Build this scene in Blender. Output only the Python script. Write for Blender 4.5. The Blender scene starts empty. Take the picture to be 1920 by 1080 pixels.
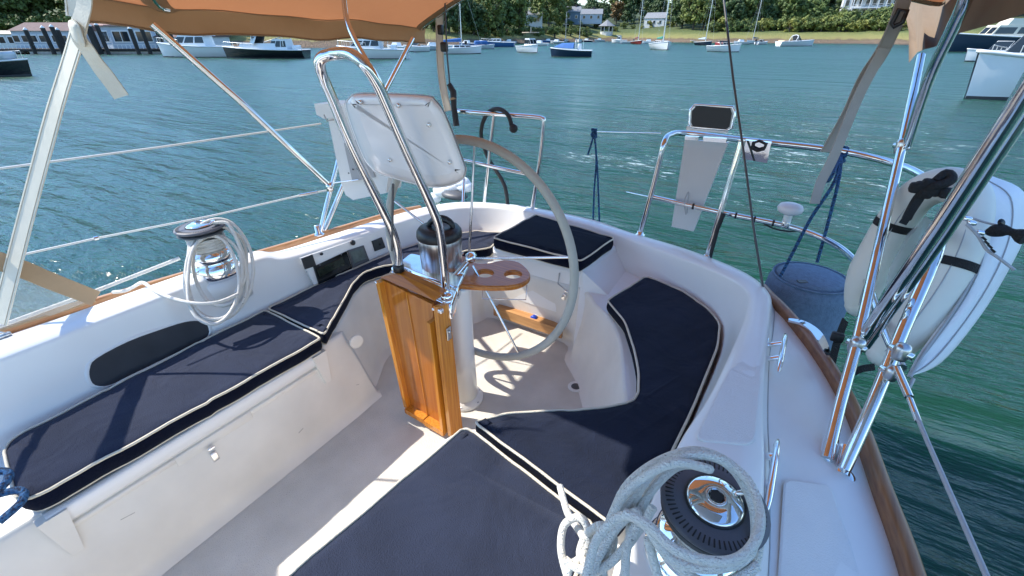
import bpy, bmesh, math, random
from mathutils import Vector, Matrix
from mathutils.geometry import tessellate_polygon
R = math.radians
PI = math.pi
random.seed(7)
SC = bpy.context.scene
COL = SC.collection

# ------------------------------------------------------------------ camera
CAM_Z, PITCH, YAW, FPX = 1.40, 29.06, 32.3, 853.0
cd = bpy.data.cameras.new('camera'); cam = bpy.data.objects.new('camera', cd); COL.objects.link(cam)
cd.sensor_width = 36; cd.lens = 36 * FPX / 1920; cd.clip_start = .02; cd.clip_end = 6000
cam.location = (0, 0, CAM_Z); cam.rotation_euler = (R(90 - PITCH), 0, R(YAW))
SC.camera = cam
# ------------------------------------------------------------------ sky, sun, exposure
SUN_FROM = Vector((-.90, -.30, 1.0)).normalized()
elev = math.asin(SUN_FROM.z)
world = bpy.data.worlds.new('World'); SC.world = world; world.use_nodes = True
wn = world.node_tree.nodes; wl = world.node_tree.links
sky = wn.new('ShaderNodeTexSky'); sky.sky_type = 'NISHITA'; sky.sun_disc = False
sky.sun_elevation = elev; sky.sun_rotation = math.atan2(SUN_FROM.x, SUN_FROM.y)
sky.air_density = 1.35; sky.dust_density = .1; sky.ozone_density = 9.0
wn['Background'].inputs[1].default_value = .15
wl.new(sky.outputs[0], wn['Background'].inputs[0])
sd = bpy.data.lights.new('sun', 'SUN'); sd.energy = 3.4; sd.angle = R(.53); sd.color = (1, .93, .82)
so = bpy.data.objects.new('sun', sd); COL.objects.link(so)
so.rotation_euler = SUN_FROM.to_track_quat('Z', 'Y').to_euler()
SC.view_settings.view_transform = 'Standard'; SC.view_settings.look = 'None'
SC.view_settings.exposure = 1.18; SC.view_settings.gamma = 1; SC.view_settings.use_curve_mapping = False
SC.render.engine = 'CYCLES'
SC.cycles.max_bounces = 10; SC.cycles.diffuse_bounces = 6; SC.cycles.glossy_bounces = 5; SC.cycles.transparent_max_bounces = 12
WATER = -.65

# measured sight lines of the photograph, turned into places in the world
_p, _y = R(PITCH), R(YAW)
FW = Vector((-math.sin(_y) * math.cos(_p), math.cos(_y) * math.cos(_p), -math.sin(_p)))
RT = Vector((math.cos(_y), math.sin(_y), 0)); UP = RT.cross(FW); C0 = Vector((0, 0, CAM_Z))
def ray(x, y): return FW * FPX + RT * (x - 960) + UP * (540 - y)
def az(x, y, z): d = ray(x, y); return C0 + d * ((z - C0.z) / d.z)
def ay(x, y, Y): d = ray(x, y); return C0 + d * (Y / d.y)
def ax(x, y, X): d = ray(x, y); return C0 + d * (X / d.x)
def ad(x, y, D): return C0 + ray(x, y).normalized() * D
def af(x, y, D):                      # at horizontal distance D
    d = ray(x, y); return C0 + d * (D / math.hypot(d.x, d.y))
def aplane(x, y, p0, n): d = ray(x, y); return C0 + d * ((Vector(p0) - C0).dot(n) / d.dot(n))

# ------------------------------------------------------------------ materials
def mat(name, col, rough=.5, metal=0, noise=0, nscale=8, bump=0, bscale=60, stretch=(1, 1, 1), coat=0, sheen=0, col2=None, transm=0, alpha=1, spec=.5, detail=5, ramp=(.3, .7), bump2=0, b2scale=6):
    m = bpy.data.materials.new(name); m.use_nodes = True
    n = m.node_tree.nodes; l = m.node_tree.links; b = n['Principled BSDF']
    c = (*col, 1)
    b.inputs['Base Color'].default_value = c; b.inputs['Roughness'].default_value = rough
    b.inputs['Metallic'].default_value = metal; b.inputs['Coat Weight'].default_value = coat
    b.inputs['Coat Roughness'].default_value = .05
    b.inputs['Sheen Weight'].default_value = sheen; b.inputs['Transmission Weight'].default_value = transm
    b.inputs['Alpha'].default_value = alpha; b.inputs['Specular IOR Level'].default_value = spec
    tc = n.new('ShaderNodeTexCoord'); mp = n.new('ShaderNodeMapping'); mp.inputs['Scale'].default_value = stretch
    l.new(tc.outputs['Object'], mp.inputs[0])
    if noise or col2:
        t = n.new('ShaderNodeTexNoise'); t.inputs['Scale'].default_value = nscale; t.inputs['Detail'].default_value = detail
        l.new(mp.outputs[0], t.inputs[0])
        r = n.new('ShaderNodeValToRGB'); r.color_ramp.elements[0].position = ramp[0]; r.color_ramp.elements[1].position = ramp[1]
        d = col2 if col2 else tuple(max(0, v * (1 - noise)) for v in col)
        r.color_ramp.elements[0].color = (*d, 1); r.color_ramp.elements[1].color = c
        l.new(t.outputs[0], r.inputs[0]); l.new(r.outputs[0], b.inputs['Base Color'])
    if bump:
        t2 = n.new('ShaderNodeTexNoise'); t2.inputs['Scale'].default_value = bscale; t2.inputs['Detail'].default_value = 4
        l.new(mp.outputs[0], t2.inputs[0])
        bp = n.new('ShaderNodeBump'); bp.inputs['Strength'].default_value = bump; bp.inputs['Distance'].default_value = .01
        l.new(t2.outputs[0], bp.inputs['Height']); l.new(bp.outputs[0], b.inputs['Normal'])
        if bump2:
            t3 = n.new('ShaderNodeTexNoise'); t3.inputs['Scale'].default_value = b2scale; t3.inputs['Detail'].default_value = 3; t3.inputs['Distortion'].default_value = .8
            l.new(mp.outputs[0], t3.inputs[0]); b3 = n.new('ShaderNodeBump'); b3.inputs['Strength'].default_value = bump2; b3.inputs['Distance'].default_value = .03
            l.new(t3.outputs[0], b3.inputs['Height']); l.new(b3.outputs[0], bp.inputs['Normal'])
    return m
gel = mat('gelcoat', (.83, .825, .805), .34, noise=.07, nscale=3, bump=.035, bscale=7, coat=.25)
gelw = mat('gelcoat_worn', (.80, .765, .69), .5, noise=.16, nscale=5, detail=9, bump=.05, bscale=12)
sole_m = mat('nonskid_sole', (.70, .67, .61), .7, noise=.20, nscale=6, bump=.5, bscale=300, detail=9)
nonskid = mat('nonskid_deck', (.80, .795, .78), .6, noise=.06, nscale=4, bump=.4, bscale=420)
steel = mat('stainless_steel', (.80, .80, .80), .09, 1, noise=.12, nscale=30, bump=.02, bscale=50)
steelb = mat('brushed_steel', (.78, .78, .78), .30, 1, noise=.5, nscale=14, stretch=(6, 6, .12), bump=.05, bscale=60)
chrome = mat('chrome', (.88, .88, .89), .04, 1, bump=.01, bscale=20)
navy = mat('navy_canvas', (.0020, .005, .018), .93, noise=.25, nscale=9, bump=.5, bscale=330, sheen=.02, spec=.15, bump2=.6, b2scale=5)  # one navy canvas in three tones: shade and sunlight put into the colour
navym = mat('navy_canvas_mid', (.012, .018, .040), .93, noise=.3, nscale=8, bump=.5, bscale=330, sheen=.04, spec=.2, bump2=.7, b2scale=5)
navy2 = mat('navy_canvas_sunlit', (.023, .031, .060), .93, noise=.25, nscale=7, bump=.5, bscale=330, sheen=.06, spec=.25, bump2=.6, b2scale=5)
piping_m = mat('cream_piping', (.62, .57, .46), .8, bump=.3, bscale=200)
teakv = mat('varnished_teak', (.66, .27, .030), .22, noise=.6, nscale=5, stretch=(26, 26, .8), coat=.6, col2=(.44, .145, .014), detail=8)
teakh = mat('varnished_teak_grain', (.52, .17, .012), .34, stretch=(.7, 22, 9), nscale=5, coat=.3, col2=(.32, .09, .007), detail=8)
teakp = mat('varnished_plywood', (.50, .17, .022), .16, stretch=(20, 20, .6), nscale=4, coat=.8, col2=(.36, .105, .012), detail=8)
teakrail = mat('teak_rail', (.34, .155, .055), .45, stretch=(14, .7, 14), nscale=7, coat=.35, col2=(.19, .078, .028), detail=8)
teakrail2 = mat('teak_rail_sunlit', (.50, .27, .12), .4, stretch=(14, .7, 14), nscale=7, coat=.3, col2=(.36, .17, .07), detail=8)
teakraw = mat('teak_shelf', (.55, .30, .12), .5, stretch=(1, 12, 12), nscale=5, col2=(.36, .17, .06), detail=8)
blackp = mat('black_plastic', (.012, .012, .014), .4, bump=.1, bscale=150)
blackr = mat('black_rubber', (.02, .02, .022), .62, bump=.15, bscale=90)
greyp = mat('dark_grey_plastic', (.075, .078, .085), .45, bump=.15, bscale=200)
greyl = mat('light_grey_plastic', (.42, .42, .43), .5, noise=.1)
glassd = mat('dark_glass', (.01, .014, .016), .06, noise=.5, nscale=12)
lcd = mat('lcd_face', (.13, .17, .16), .15, noise=.4, nscale=40)
podm = mat('pod_white', (.80, .78, .78), .22, noise=.05, nscale=6, coat=.5, bump=.02, bscale=8)
whitep = mat('white_plastic', (.78, .78, .76), .3, noise=.04)
leather = mat('wheel_leather', (.44, .43, .38), .62, noise=.12, nscale=12, bump=.25, bscale=160)
rope_m = mat('white_rope', (.88, .86, .80), .85, noise=.6, nscale=85, bump=.9, bscale=260, ramp=(.28, .32), stretch=(1, 1, 2))
ropeb = mat('blue_rope', (.03, .13, .30), .8, col2=(.005, .02, .06), nscale=150, bump=1, bscale=150, ramp=(.4, .55))
web = mat('cream_webbing', (.70, .66, .54), .8, bump=.12, bscale=220, noise=.12, nscale=15)
webg = mat('grey_webbing', (.42, .39, .36), .8, bump=.12, bscale=220, noise=.12, nscale=15)
blackw = mat('black_strap', (.012, .012, .013), .8, bump=.5, bscale=220)
buoym = mat('cream_vinyl', (.76, .74, .66), .5, noise=.08, nscale=5, bump=.15, bscale=15)
slingm = mat('white_fabric', (.84, .85, .86), .7, noise=.06, nscale=6, bump=.6, bscale=14)
fenderm = mat('blue_fender_cloth', (.16, .24, .36), .85, noise=.25, nscale=60, bump=.5, bscale=200)
mudm = mat('mud', (.13, .095, .06), .9, noise=.5, nscale=.35, bump=.6, bscale=3)
def canvas_mat(name, col, tr, w):
    m = mat(name, col, .9, noise=.12, nscale=7, bump=.5, bscale=10)
    n = m.node_tree.nodes; l = m.node_tree.links
    t = n.new('ShaderNodeBsdfTranslucent'); t.inputs[0].default_value = (*tr, 1)
    x = n.new('ShaderNodeMixShader'); x.inputs[0].default_value = w
    l.new(n['Principled BSDF'].outputs[0], x.inputs[1]); l.new(t.outputs[0], x.inputs[2])
    l.new(x.outputs[0], n['Material Output'].inputs[0]); return m
canvas = canvas_mat('tan_canvas', (.30, .155, .07), (.46, .18, .075), .34)
canvas2 = canvas_mat('tan_canvas_double', (.27, .175, .095), (.40, .20, .08), .10)
hemm = canvas_mat('tan_hem', (.50, .36, .22), (.4, .25, .12), .15)
def film(name, col, a):
    m = mat(name, col, .12, alpha=a, bump=.3, bscale=6); return m
vinyl = film('clear_vinyl', (.55, .60, .60), .30)
winglass = mat('window_glass', (.02, .028, .034), .06)

# water: dark green body colour, glossy surface, chop as bump, wake foam
wat = bpy.data.materials.new('sea_water'); wat.use_nodes = True
n = wat.node_tree.nodes; l = wat.node_tree.links; b = n['Principled BSDF']
b.inputs['Base Color'].default_value = (.008, .046, .024, 1); b.inputs['Roughness'].default_value = .12; b.inputs['IOR'].default_value = 1.33
geo = n.new('ShaderNodeNewGeometry')
def wnoise(sc, sx, sy, rot, det=3, rough=.55):
    mp = n.new('ShaderNodeMapping'); mp.inputs['Rotation'].default_value = (0, 0, R(rot)); mp.inputs['Scale'].default_value = (sx, sy, 1)
    l.new(geo.outputs['Position'], mp.inputs[0]); t = n.new('ShaderNodeTexNoise')
    t.inputs['Scale'].default_value = sc; t.inputs['Detail'].default_value = det; t.inputs['Roughness'].default_value = rough
    l.new(mp.outputs[0], t.inputs[0]); return t
def mth(op, a, bb, c=None):
    m = n.new('ShaderNodeMath'); m.operation = op
    for i, v in enumerate((a, bb, c)):
        if v is None: continue
        if hasattr(v, 'outputs'): l.new(v.outputs[0], m.inputs[i])
        elif isinstance(v, bpy.types.NodeSocket): l.new(v, m.inputs[i])
        else: m.inputs[i].default_value = v
    return m
w1 = wnoise(.60, .26, 1.5, -34, 3); w2 = wnoise(2.0, .30, 1.5, -27, 4); w3 = wnoise(7.0, .42, 1.3, -40, 5)
patch = wnoise(.045, .5, 1.3, -30, 3); pf = mth('ADD', mth('MULTIPLY', patch, 1.5), .30)
h = mth('MULTIPLY', pf, mth('ADD', mth('MULTIPLY', w1, .27), mth('ADD', mth('MULTIPLY', w2, .12), mth('MULTIPLY', w3, .042))))
bp = n.new('ShaderNodeBump'); bp.inputs['Strength'].default_value = 1.0; bp.inputs['Distance'].default_value = 1.0
l.new(h.outputs[0], bp.inputs['Height']); l.new(bp.outputs[0], b.inputs['Normal'])
# the open harbour is ruffled by fine wind ripples, the lee of the hull is smoother
vl = n.new('ShaderNodeVectorMath'); vl.operation = 'LENGTH'; l.new(geo.outputs['Position'], vl.inputs[0])
mrr = n.new('ShaderNodeMapRange'); mrr.inputs[1].default_value = 3; mrr.inputs[2].default_value = 30; mrr.inputs[3].default_value = .09; mrr.inputs[4].default_value = .33
l.new(vl.outputs['Value'], mrr.inputs[0]); l.new(mrr.outputs[0], b.inputs['Roughness'])
b.inputs['Subsurface Weight'].default_value = 1; b.inputs['Subsurface Radius'].default_value = (.25, .8, .5); b.inputs['Subsurface Scale'].default_value = 2.4
# wake foam lies in the band of disturbed water astern
sep = n.new('ShaderNodeSeparateXYZ'); l.new(geo.outputs['Position'], sep.inputs[0])
wk = mth('SUBTRACT', 1.0, mth('ABSOLUTE', mth('DIVIDE', mth('ADD', sep.outputs[0], mth('MULTIPLY', sep.outputs[1], .05)), mth('ADD', 2.8, mth('MULTIPLY', sep.outputs[1], .45))), None))
wy = mth('MULTIPLY', mth('SUBTRACT', sep.outputs[1], 4.8), .35); wy.use_clamp = True
wy2 = mth('MULTIPLY', mth('SUBTRACT', 30.0, sep.outputs[1]), .06); wy2.use_clamp = True
wk.use_clamp = True
msk = mth('MULTIPLY', mth('MULTIPLY', wk, wy), wy2)
f1 = wnoise(6.5, .55, 1.6, -28, 9, .78); f2 = wnoise(.5, .6, 1.3, -20, 3)
ff = mth('MULTIPLY', mth('SUBTRACT', mth('ADD', f1, mth('ADD', mth('MULTIPLY', f2, .45), mth('MULTIPLY', msk, .13))), .92), 6.0); ff.use_clamp = True
ffm = mth('MULTIPLY', ff, mth('MULTIPLY', msk, 3.0)); ffm.use_clamp = True
fo = n.new('ShaderNodeBsdfDiffuse'); fo.inputs[0].default_value = (.36, .43, .43, 1)
mx = n.new('ShaderNodeMixShader'); l.new(ffm.outputs[0], mx.inputs[0]); l.new(b.outputs[0], mx.inputs[1]); l.new(fo.outputs[0], mx.inputs[2])
l.new(mx.outputs[0], n['Material Output'].inputs[0])

# ------------------------------------------------------------------ object helpers
def tag(o, label=None, cat=None, group=None, kind=None):
    if label: o['label'] = label
    if cat: o['category'] = cat
    if group: o['group'] = group
    if kind: o['kind'] = kind
    return o
def thing(name, label, cat, loc=(0, 0, 0), rz=0, group=None):
    o = bpy.data.objects.new(name, None); COL.objects.link(o); o.location = loc; o.rotation_euler = (0, 0, rz)
    o.empty_display_size = .1
    return tag(o, label, cat, group)
class MB:
    """collects shapes, links them as ONE mesh object (world or parent-local coordinates)"""
    def __init__(s): s.v = []; s.f = []; s.s = []
    def add(s, vs, fs, smooth=False):
        k = len(s.v); s.v += [tuple(v) for v in vs]; s.f += [tuple(i + k for i in f) for f in fs]; s.s += [smooth] * len(fs); return s
    def box(s, c, size, rot=None, taper=1):
        hx, hy, hz = (d / 2 for d in size); M = rot if rot else Matrix.Identity(3); c = Vector(c); vs = []
        for z in (-1, 1):
            t = taper if z > 0 else 1
            for x, y in ((-1, -1), (1, -1), (1, 1), (-1, 1)): vs.append(c + M @ Vector((x * hx * t, y * hy * t, z * hz)))
        return s.add(vs, [(3, 2, 1, 0), (4, 5, 6, 7), (0, 1, 5, 4), (1, 2, 6, 5), (2, 3, 7, 6), (3, 0, 4, 7)])
    def rbox(s, c, size, bev, rot=None, seg=2):
        bm = bmesh.new(); bmesh.ops.create_cube(bm, size=1)
        for v in bm.verts: v.co = Vector((v.co.x * size[0], v.co.y * size[1], v.co.z * size[2]))
        bmesh.ops.bevel(bm, geom=bm.edges[:], offset=bev, segments=seg, profile=.5, affect='EDGES')
        M = rot if rot else Matrix.Identity(3); c = Vector(c); bm.verts.index_update()
        s.add([c + M @ v.co for v in bm.verts], [tuple(v.index for v in f.verts) for f in bm.faces], True); bm.free(); return s
    def tube(s, pts, r, n=10, closed=False, cap=True, flat=None):
        pts = [Vector(p) for p in pts]; N = len(pts); rr = r if isinstance(r, (list, tuple)) else [r] * N
        tn = []
        for i in range(N):
            a = pts[(i - 1) % N] if (closed or i > 0) else pts[0]; c = pts[(i + 1) % N] if (closed or i < N - 1) else pts[-1]
            t = (c - a); tn.append(t.normalized() if t.length > 1e-9 else Vector((0, 0, 1)))
        u = tn[0].orthogonal().normalized(); vs = []; fs = []
        for i in range(N):
            u = (u - tn[i] * u.dot(tn[i])).normalized(); w = tn[i].cross(u)
            for k in range(n):
                a = 2 * PI * k / n; vs.append(pts[i] + (u * math.cos(a) + w * math.sin(a)) * rr[i])
        for i in range(N if closed else N - 1):
            j = (i + 1) % N; off = 0
            if closed and j == 0:
                best = min(range(n), key=lambda q: (vs[i * n] - vs[q]).length); off = best
            for k in range(n): fs.append((i * n + k, i * n + (k + 1) % n, j * n + (k + 1 + off) % n, j * n + (k + off) % n))
        s.add(vs, fs, True)
        if cap and not closed:
            s.add(vs[:n], [tuple(range(n))[::-1]]); s.add(vs[-n:], [tuple(range(n))])
        return s
    def ribbon(s, pts, w, nrm, th=.002):
        pts = [Vector(p) for p in pts]; N = len(pts); vs = []; fs = []
        ws = w if isinstance(w, (list, tuple)) else [w] * N
        ns = nrm if isinstance(nrm, list) else [nrm] * N
        for i in range(N):
            t = (pts[min(i + 1, N - 1)] - pts[max(i - 1, 0)]).normalized(); nn = Vector(ns[i]); sd = t.cross(nn).normalized(); nn = sd.cross(t).normalized()
            for a, c in ((-1, -1), (1, -1), (1, 1), (-1, 1)): vs.append(pts[i] + sd * a * ws[i] / 2 + nn * c * th / 2)
        for i in range(N - 1):
            for k in range(4): fs.append((i * 4 + k, i * 4 + (k + 1) % 4, i * 4 + 4 + (k + 1) % 4, i * 4 + 4 + k))
        fs += [(3, 2, 1, 0), (N * 4 - 4, N * 4 - 3, N * 4 - 2, N * 4 - 1)]
        return s.add(vs, fs)
    def lathe(s, prof, c=(0, 0, 0), n=40, axis=None, smooth=True):
        q = Vector((0, 0, 1)).rotation_difference(Vector(axis)).to_matrix() if axis is not None else Matrix.Identity(3); c = Vector(c)
        vs = []; fs = []
        for r, z in prof:
            for k in range(n): a = 2 * PI * k / n; vs.append(c + q @ Vector((r * math.cos(a), r * math.sin(a), z)))
        for i in range(len(prof) - 1):
            for k in range(n): fs.append((i * n + k, i * n + (k + 1) % n, (i + 1) * n + (k + 1) % n, (i + 1) * n + k))
        if prof[0][0] > 1e-6: fs.append(tuple(range(n))[::-1])
        if prof[-1][0] > 1e-6: m = (len(prof) - 1) * n; fs.append(tuple(m + k for k in range(n)))
        return s.add(vs, fs, smooth)
    def prism(s, poly, d, smooth=False):
        """poly: list of 3D points (planar), extruded by vector d"""
        P = [Vector(p) for p in poly]; d = Vector(d); N = len(P)
        return s.add(P + [p + d for p in P], [tuple(range(N))[::-1], tuple(range(N, 2 * N))] + [(i, (i + 1) % N, N + (i + 1) % N, N + i) for i in range(N)], smooth)
    def loft(s, rings, closed=True, smooth=True, capa=False, capb=False):
        n_ = len(rings[0]); vs = [p for r in rings for p in r]; fs = []
        for i in range(len(rings) - 1):
            for k in range(n_ if closed else n_ - 1): fs.append((i * n_ + k, i * n_ + (k + 1) % n_, (i + 1) * n_ + (k + 1) % n_, (i + 1) * n_ + k))
        s.add(vs, fs, smooth)
        if capa: s.add(rings[0], [tuple(range(n_))[::-1]])
        if capb: s.add(rings[-1], [tuple(range(n_))])
        return s
    def ball(s, c, r, sc=(1, 1, 1), n=12):
        m = n // 2; vs = []; fs = []; c = Vector(c)
        for i in range(m + 1):
            t = PI * i / m
            for k in range(n): a = 2 * PI * k / n; vs.append(c + Vector((r * sc[0] * math.sin(t) * math.cos(a), r * sc[1] * math.sin(t) * math.sin(a), r * sc[2] * math.cos(t))))
        for i in range(m):
            for k in range(n): fs.append((i * n + k, (i + 1) * n + k, (i + 1) * n + (k + 1) % n, i * n + (k + 1) % n))
        return s.add(vs, fs, True)
    def build(s, name, m, parent=None, world=True, merge=False, recalc=True):
        me = bpy.data.meshes.new(name)
        vs = s.v
        if parent is not None and world:
            Mi = (Matrix.Translation(parent['_l']) @ Matrix.Rotation(parent['_r'], 4, 'Z')).inverted() if '_l' in parent else wmat(parent).inverted()
            vs = [Mi @ Vector(v) for v in s.v]
        me.from_pydata(vs, [], s.f)
        me.polygons.foreach_set('use_smooth', s.s); me.materials.append(m); me.validate()
        if recalc or merge:
            bm = bmesh.new(); bm.from_mesh(me)
            if merge: bmesh.ops.remove_doubles(bm, verts=bm.verts, dist=1e-5)
            bmesh.ops.recalc_face_normals(bm, faces=bm.faces); bm.to_mesh(me); bm.free()
        me.update()
        o = bpy.data.objects.new(name, me); COL.objects.link(o)
        if parent is not None: o.parent = parent
        return o
def wmat(o):
    M = Matrix.Translation(o.location) @ o.rotation_euler.to_matrix().to_4x4()
    return wmat(o.parent) @ M if o.parent else M
def copy_tree(o, parent=None):
    c = o.copy(); COL.objects.link(c); c.parent = parent
    for ch in list(o.children): copy_tree(ch, c)
    return c
def smooth(pts, k=8, closed=False):
    P = [Vector(p) for p in pts]; N = len(P); out = []
    for i in range(N if closed else N - 1):
        if closed: a, b_, c, d = P[i - 1], P[i], P[(i + 1) % N], P[(i + 2) % N]
        else: a, b_, c, d = P[max(i - 1, 0)], P[i], P[i + 1], P[min(i + 2, N - 1)]
        for j in range(k):
            t = j / k; out.append(.5 * ((2 * b_) + (c - a) * t + (2 * a - 5 * b_ + 4 * c - d) * t * t + (3 * b_ - a - 3 * c + d) * t ** 3))
    if not closed: out.append(P[-1])
    return out
def fillet(pts, r, seg=5):
    """round the corners of a closed 2D outline; r number or list"""
    N = len(pts); out = []
    for i in range(N):
        a, b_, c = Vector(pts[i - 1]).to_2d(), Vector(pts[i]).to_2d(), Vector(pts[(i + 1) % N]).to_2d()
        rr = r[i] if isinstance(r, (list, tuple)) else r
        u = (a - b_); v = (c - b_); d = min(rr, u.length * .45, v.length * .45)
        if d < 1e-4: out.append(b_); continue
        p = b_ + u.normalized() * d; q = b_ + v.normalized() * d
        for j in range(seg + 1): t = j / seg; out.append(p * (1 - t) ** 2 + b_ * 2 * t * (1 - t) + q * t * t)
    return out
def area(P): return sum(P[i - 1].x * P[i].y - P[i].x * P[i - 1].y for i in range(len(P))) / 2
def offset(P, d):
    """inset a closed 2D outline by d"""
    s_ = 1 if area(P) > 0 else -1; N = len(P); out = []
    for i in range(N):
        t = (P[(i + 1) % N] - P[i - 1]); t = t.normalized() if t.length > 1e-9 else Vector((1, 0))
        out.append(P[i] + Vector((-t.y, t.x)) * d * s_)
    return out
def dense(P, step):
    out = []
    N = len(P)
    for i in range(N):
        a, b_ = P[i], P[(i + 1) % N]; k = max(1, int((b_ - a).length / step))
        for j in range(k): out.append(a + (b_ - a) * j / k)
    return out
Z3 = lambda P, z: [Vector((p.x, p.y, z)) for p in P]

# ------------------------------------------------------------------ water and land
mb = MB(); rs = [0.6]
while rs[-1] < 2500: rs.append(rs[-1] * 1.05 + .02)
NA = 220; rings = []
for r_ in rs:
    rg = []
    for k in range(NA):
        a = 2 * PI * k / NA; x, y = r_ * math.cos(a) - .9, r_ * math.sin(a) + .8
        f = max(0, 1 - r_ / 45); wz = 0
        if f > 0:
            for (kx, ky, am, ph) in ((1.9, 3.1, .012, 0), (-1.1, 4.2, .010, 1.3), (4.6, 3.9, .006, 2.1), (.8, 1.5, .016, .4), (-3.4, 6.1, .004, 5)): wz += am * math.sin(kx * x + ky * y + ph + .6 * math.sin(.7 * x - .4 * y))
        rg.append(Vector((x, y, WATER + wz * f)))
    rings.append(rg)
mb.loft(rings, True, True, capa=True)
tag(mb.build('water', wat, recalc=True), kind='structure')

# shore: rows behind the waterline following the coves of the photograph
shore = [(-900, 122), (-400, 104), (0, 93), (180, 92), (420, 92), (560, 90), (700, 89), (860, 85), (1000, 80.5), (1160, 77.5), (1300, 80), (1450, 81), (1600, 82), (1700, 84), (1900, 88), (2300, 96), (2800, 112)]
base = [af(px, py, 1) for px, py in shore]
base = [az(px, py, WATER) for px, py in shore]
base = smooth(base, 6)
rows = []
prof = [(-3, -.5), (0, .04), (2, .55), (4.5, 1.15), (7, 1.6), (14, 2.5), (24, 3.6), (40, 5.6), (70, 9), (120, 15), (240, 24), (600, 34)]
for off, z in prof:
    row = []
    for i, p in enumerate(base):
        d = Vector((p.x, p.y, 0)); L = d.length; u = d.normalized()
        sc = min(1, L / 110) + .15
        w = .5 * math.sin(i * .8) + .4 * math.sin(i * 1.9 + 1)
        row.append(Vector((u.x * (L + off * sc + (w if off > 0 else 0)), u.y * (L + off * sc + (w if off > 0 else 0)), WATER + z * (.8 + .2 * sc) * (1 + .06 * w))))
    rows.append(row)
grd = bpy.data.materials.new('shore_ground'); grd.use_nodes = True
n = grd.node_tree.nodes; l = grd.node_tree.links; b = n['Principled BSDF']; b.inputs['Roughness'].default_value = .95
geo = n.new('ShaderNodeNewGeometry'); sep = n.new('ShaderNodeSeparateXYZ'); l.new(geo.outputs['Position'], sep.inputs[0])
t = n.new('ShaderNodeTexNoise'); t.inputs['Scale'].default_value = .35; t.inputs['Detail'].default_value = 6; l.new(geo.outputs['Position'], t.inputs[0])
m1 = n.new('ShaderNodeMath'); m1.operation = 'MULTIPLY_ADD'; l.new(t.outputs[0], m1.inputs[0]); m1.inputs[1].default_value = 1.7; l.new(sep.outputs[2], m1.inputs[2])
cr = n.new('ShaderNodeValToRGB'); mr = n.new('ShaderNodeMapRange'); mr.inputs[1].default_value = -.2; mr.inputs[2].default_value = 6.2
l.new(m1.outputs[0], mr.inputs[0]); l.new(mr.outputs[0], cr.inputs[0])
e = cr.color_ramp.elements; e[0].position = 0; e[0].color = (.07, .05, .035, 1); e[1].position = 1; e[1].color = (.045, .065, .02, 1)
for p_, c_ in ((.14, (.17, .12, .075)), (.21, (.13, .09, .05)), (.27, (.25, .22, .07)), (.40, (.21, .21, .06)), (.55, (.10, .13, .035))):
    q = e.new(p_); q.color = (*c_, 1)
l.new(cr.outputs[0], b.inputs['Base Color'])
t2 = n.new('ShaderNodeTexNoise'); t2.inputs['Scale'].default_value = 2.5; t2.inputs['Detail'].default_value = 6; l.new(geo.outputs['Position'], t2.inputs[0])
bp = n.new('ShaderNodeBump'); bp.inputs['Distance'].default_value = .6; l.new(t2.outputs[0], bp.inputs['Height']); l.new(bp.outputs[0], b.inputs['Normal'])
tag(MB().loft(rows, False, True).build('shore_terrain', grd), kind='structure')
def ground(x, y):
    """height of the shore terrain under a point"""
    p = Vector((x, y, 0)); L = p.length; u = p.normalized(); best = None
    i = max(range(len(base)), key=lambda k: Vector((base[k].x, base[k].y, 0)).normalized().dot(u))
    q = base[i]; L0 = math.hypot(q.x, q.y); sc = min(1, L0 / 110) + .15; o = (L - L0) / sc
    for (a, za), (c, zc) in zip(prof, prof[1:]):
        if a <= o <= c: return WATER + (za + (zc - za) * (o - a) / (c - a)) * (.8 + .2 * sc)
    return WATER + (-.5 if o < 0 else 34)
#@@TREES
# ------------------------------------------------------------------ trees
leafc = []
for k, (c1, c2) in enumerate([((.13, .185, .040), (.050, .085, .022)), ((.19, .225, .045), (.08, .115, .025)), ((.08, .13, .036), (.032, .060, .020)), ((.30, .30, .055), (.13, .15, .03)), ((.27, .15, .05), (.13, .09, .03))]):
    m = mat('leaves', c1, .7, col2=c2, nscale=.55, detail=3, ramp=(.35, .65)); leafc.append(m)
bark = mat('bark', (.10, .08, .06), .9, noise=.5, nscale=4, bump=.5, bscale=8)
def crown_mesh(seed, H, W, m, nclump, nleaf, low=.22, ls=.42, conif=False):
    rd = random.Random(seed); mb = MB()
    for i in range(nclump):
        zt = low + (1 - low) * rd.random() ** .85
        if conif: rad = W * (1.05 - zt) * rd.random() ** .5
        else: rad = W * math.sqrt(max(.04, 1 - ((zt - .55) / .52) ** 2)) * rd.random() ** .45
        a = rd.random() * 2 * PI; c = Vector((rad * math.cos(a), rad * math.sin(a), zt * H)); cr_ = W * rd.uniform(.18, .36)
        vs = []; fs = []
        for j in range(nleaf):
            d = Vector((rd.gauss(0, 1), rd.gauss(0, 1), rd.gauss(0, .75))).normalized() * cr_ * rd.uniform(.55, 1.05)
            p = c + d; nn = (d.normalized() + Vector((rd.gauss(0, .5), rd.gauss(0, .5), rd.gauss(.3, .5)))).normalized()
            u = nn.orthogonal().normalized(); u.rotate(Matrix.Rotation(rd.random() * 6.28, 3, nn)); w = nn.cross(u); s_ = ls * rd.uniform(.55, 1.25)
            k = len(vs); vs += [p - u * s_ - w * s_ * .5, p + u * s_ * .9 - w * s_ * .6, p + u * s_ * .2 + w * s_]
            fs.append((k, k + 1, k + 2))
        mb.add(vs, fs)
    return mb
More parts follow.
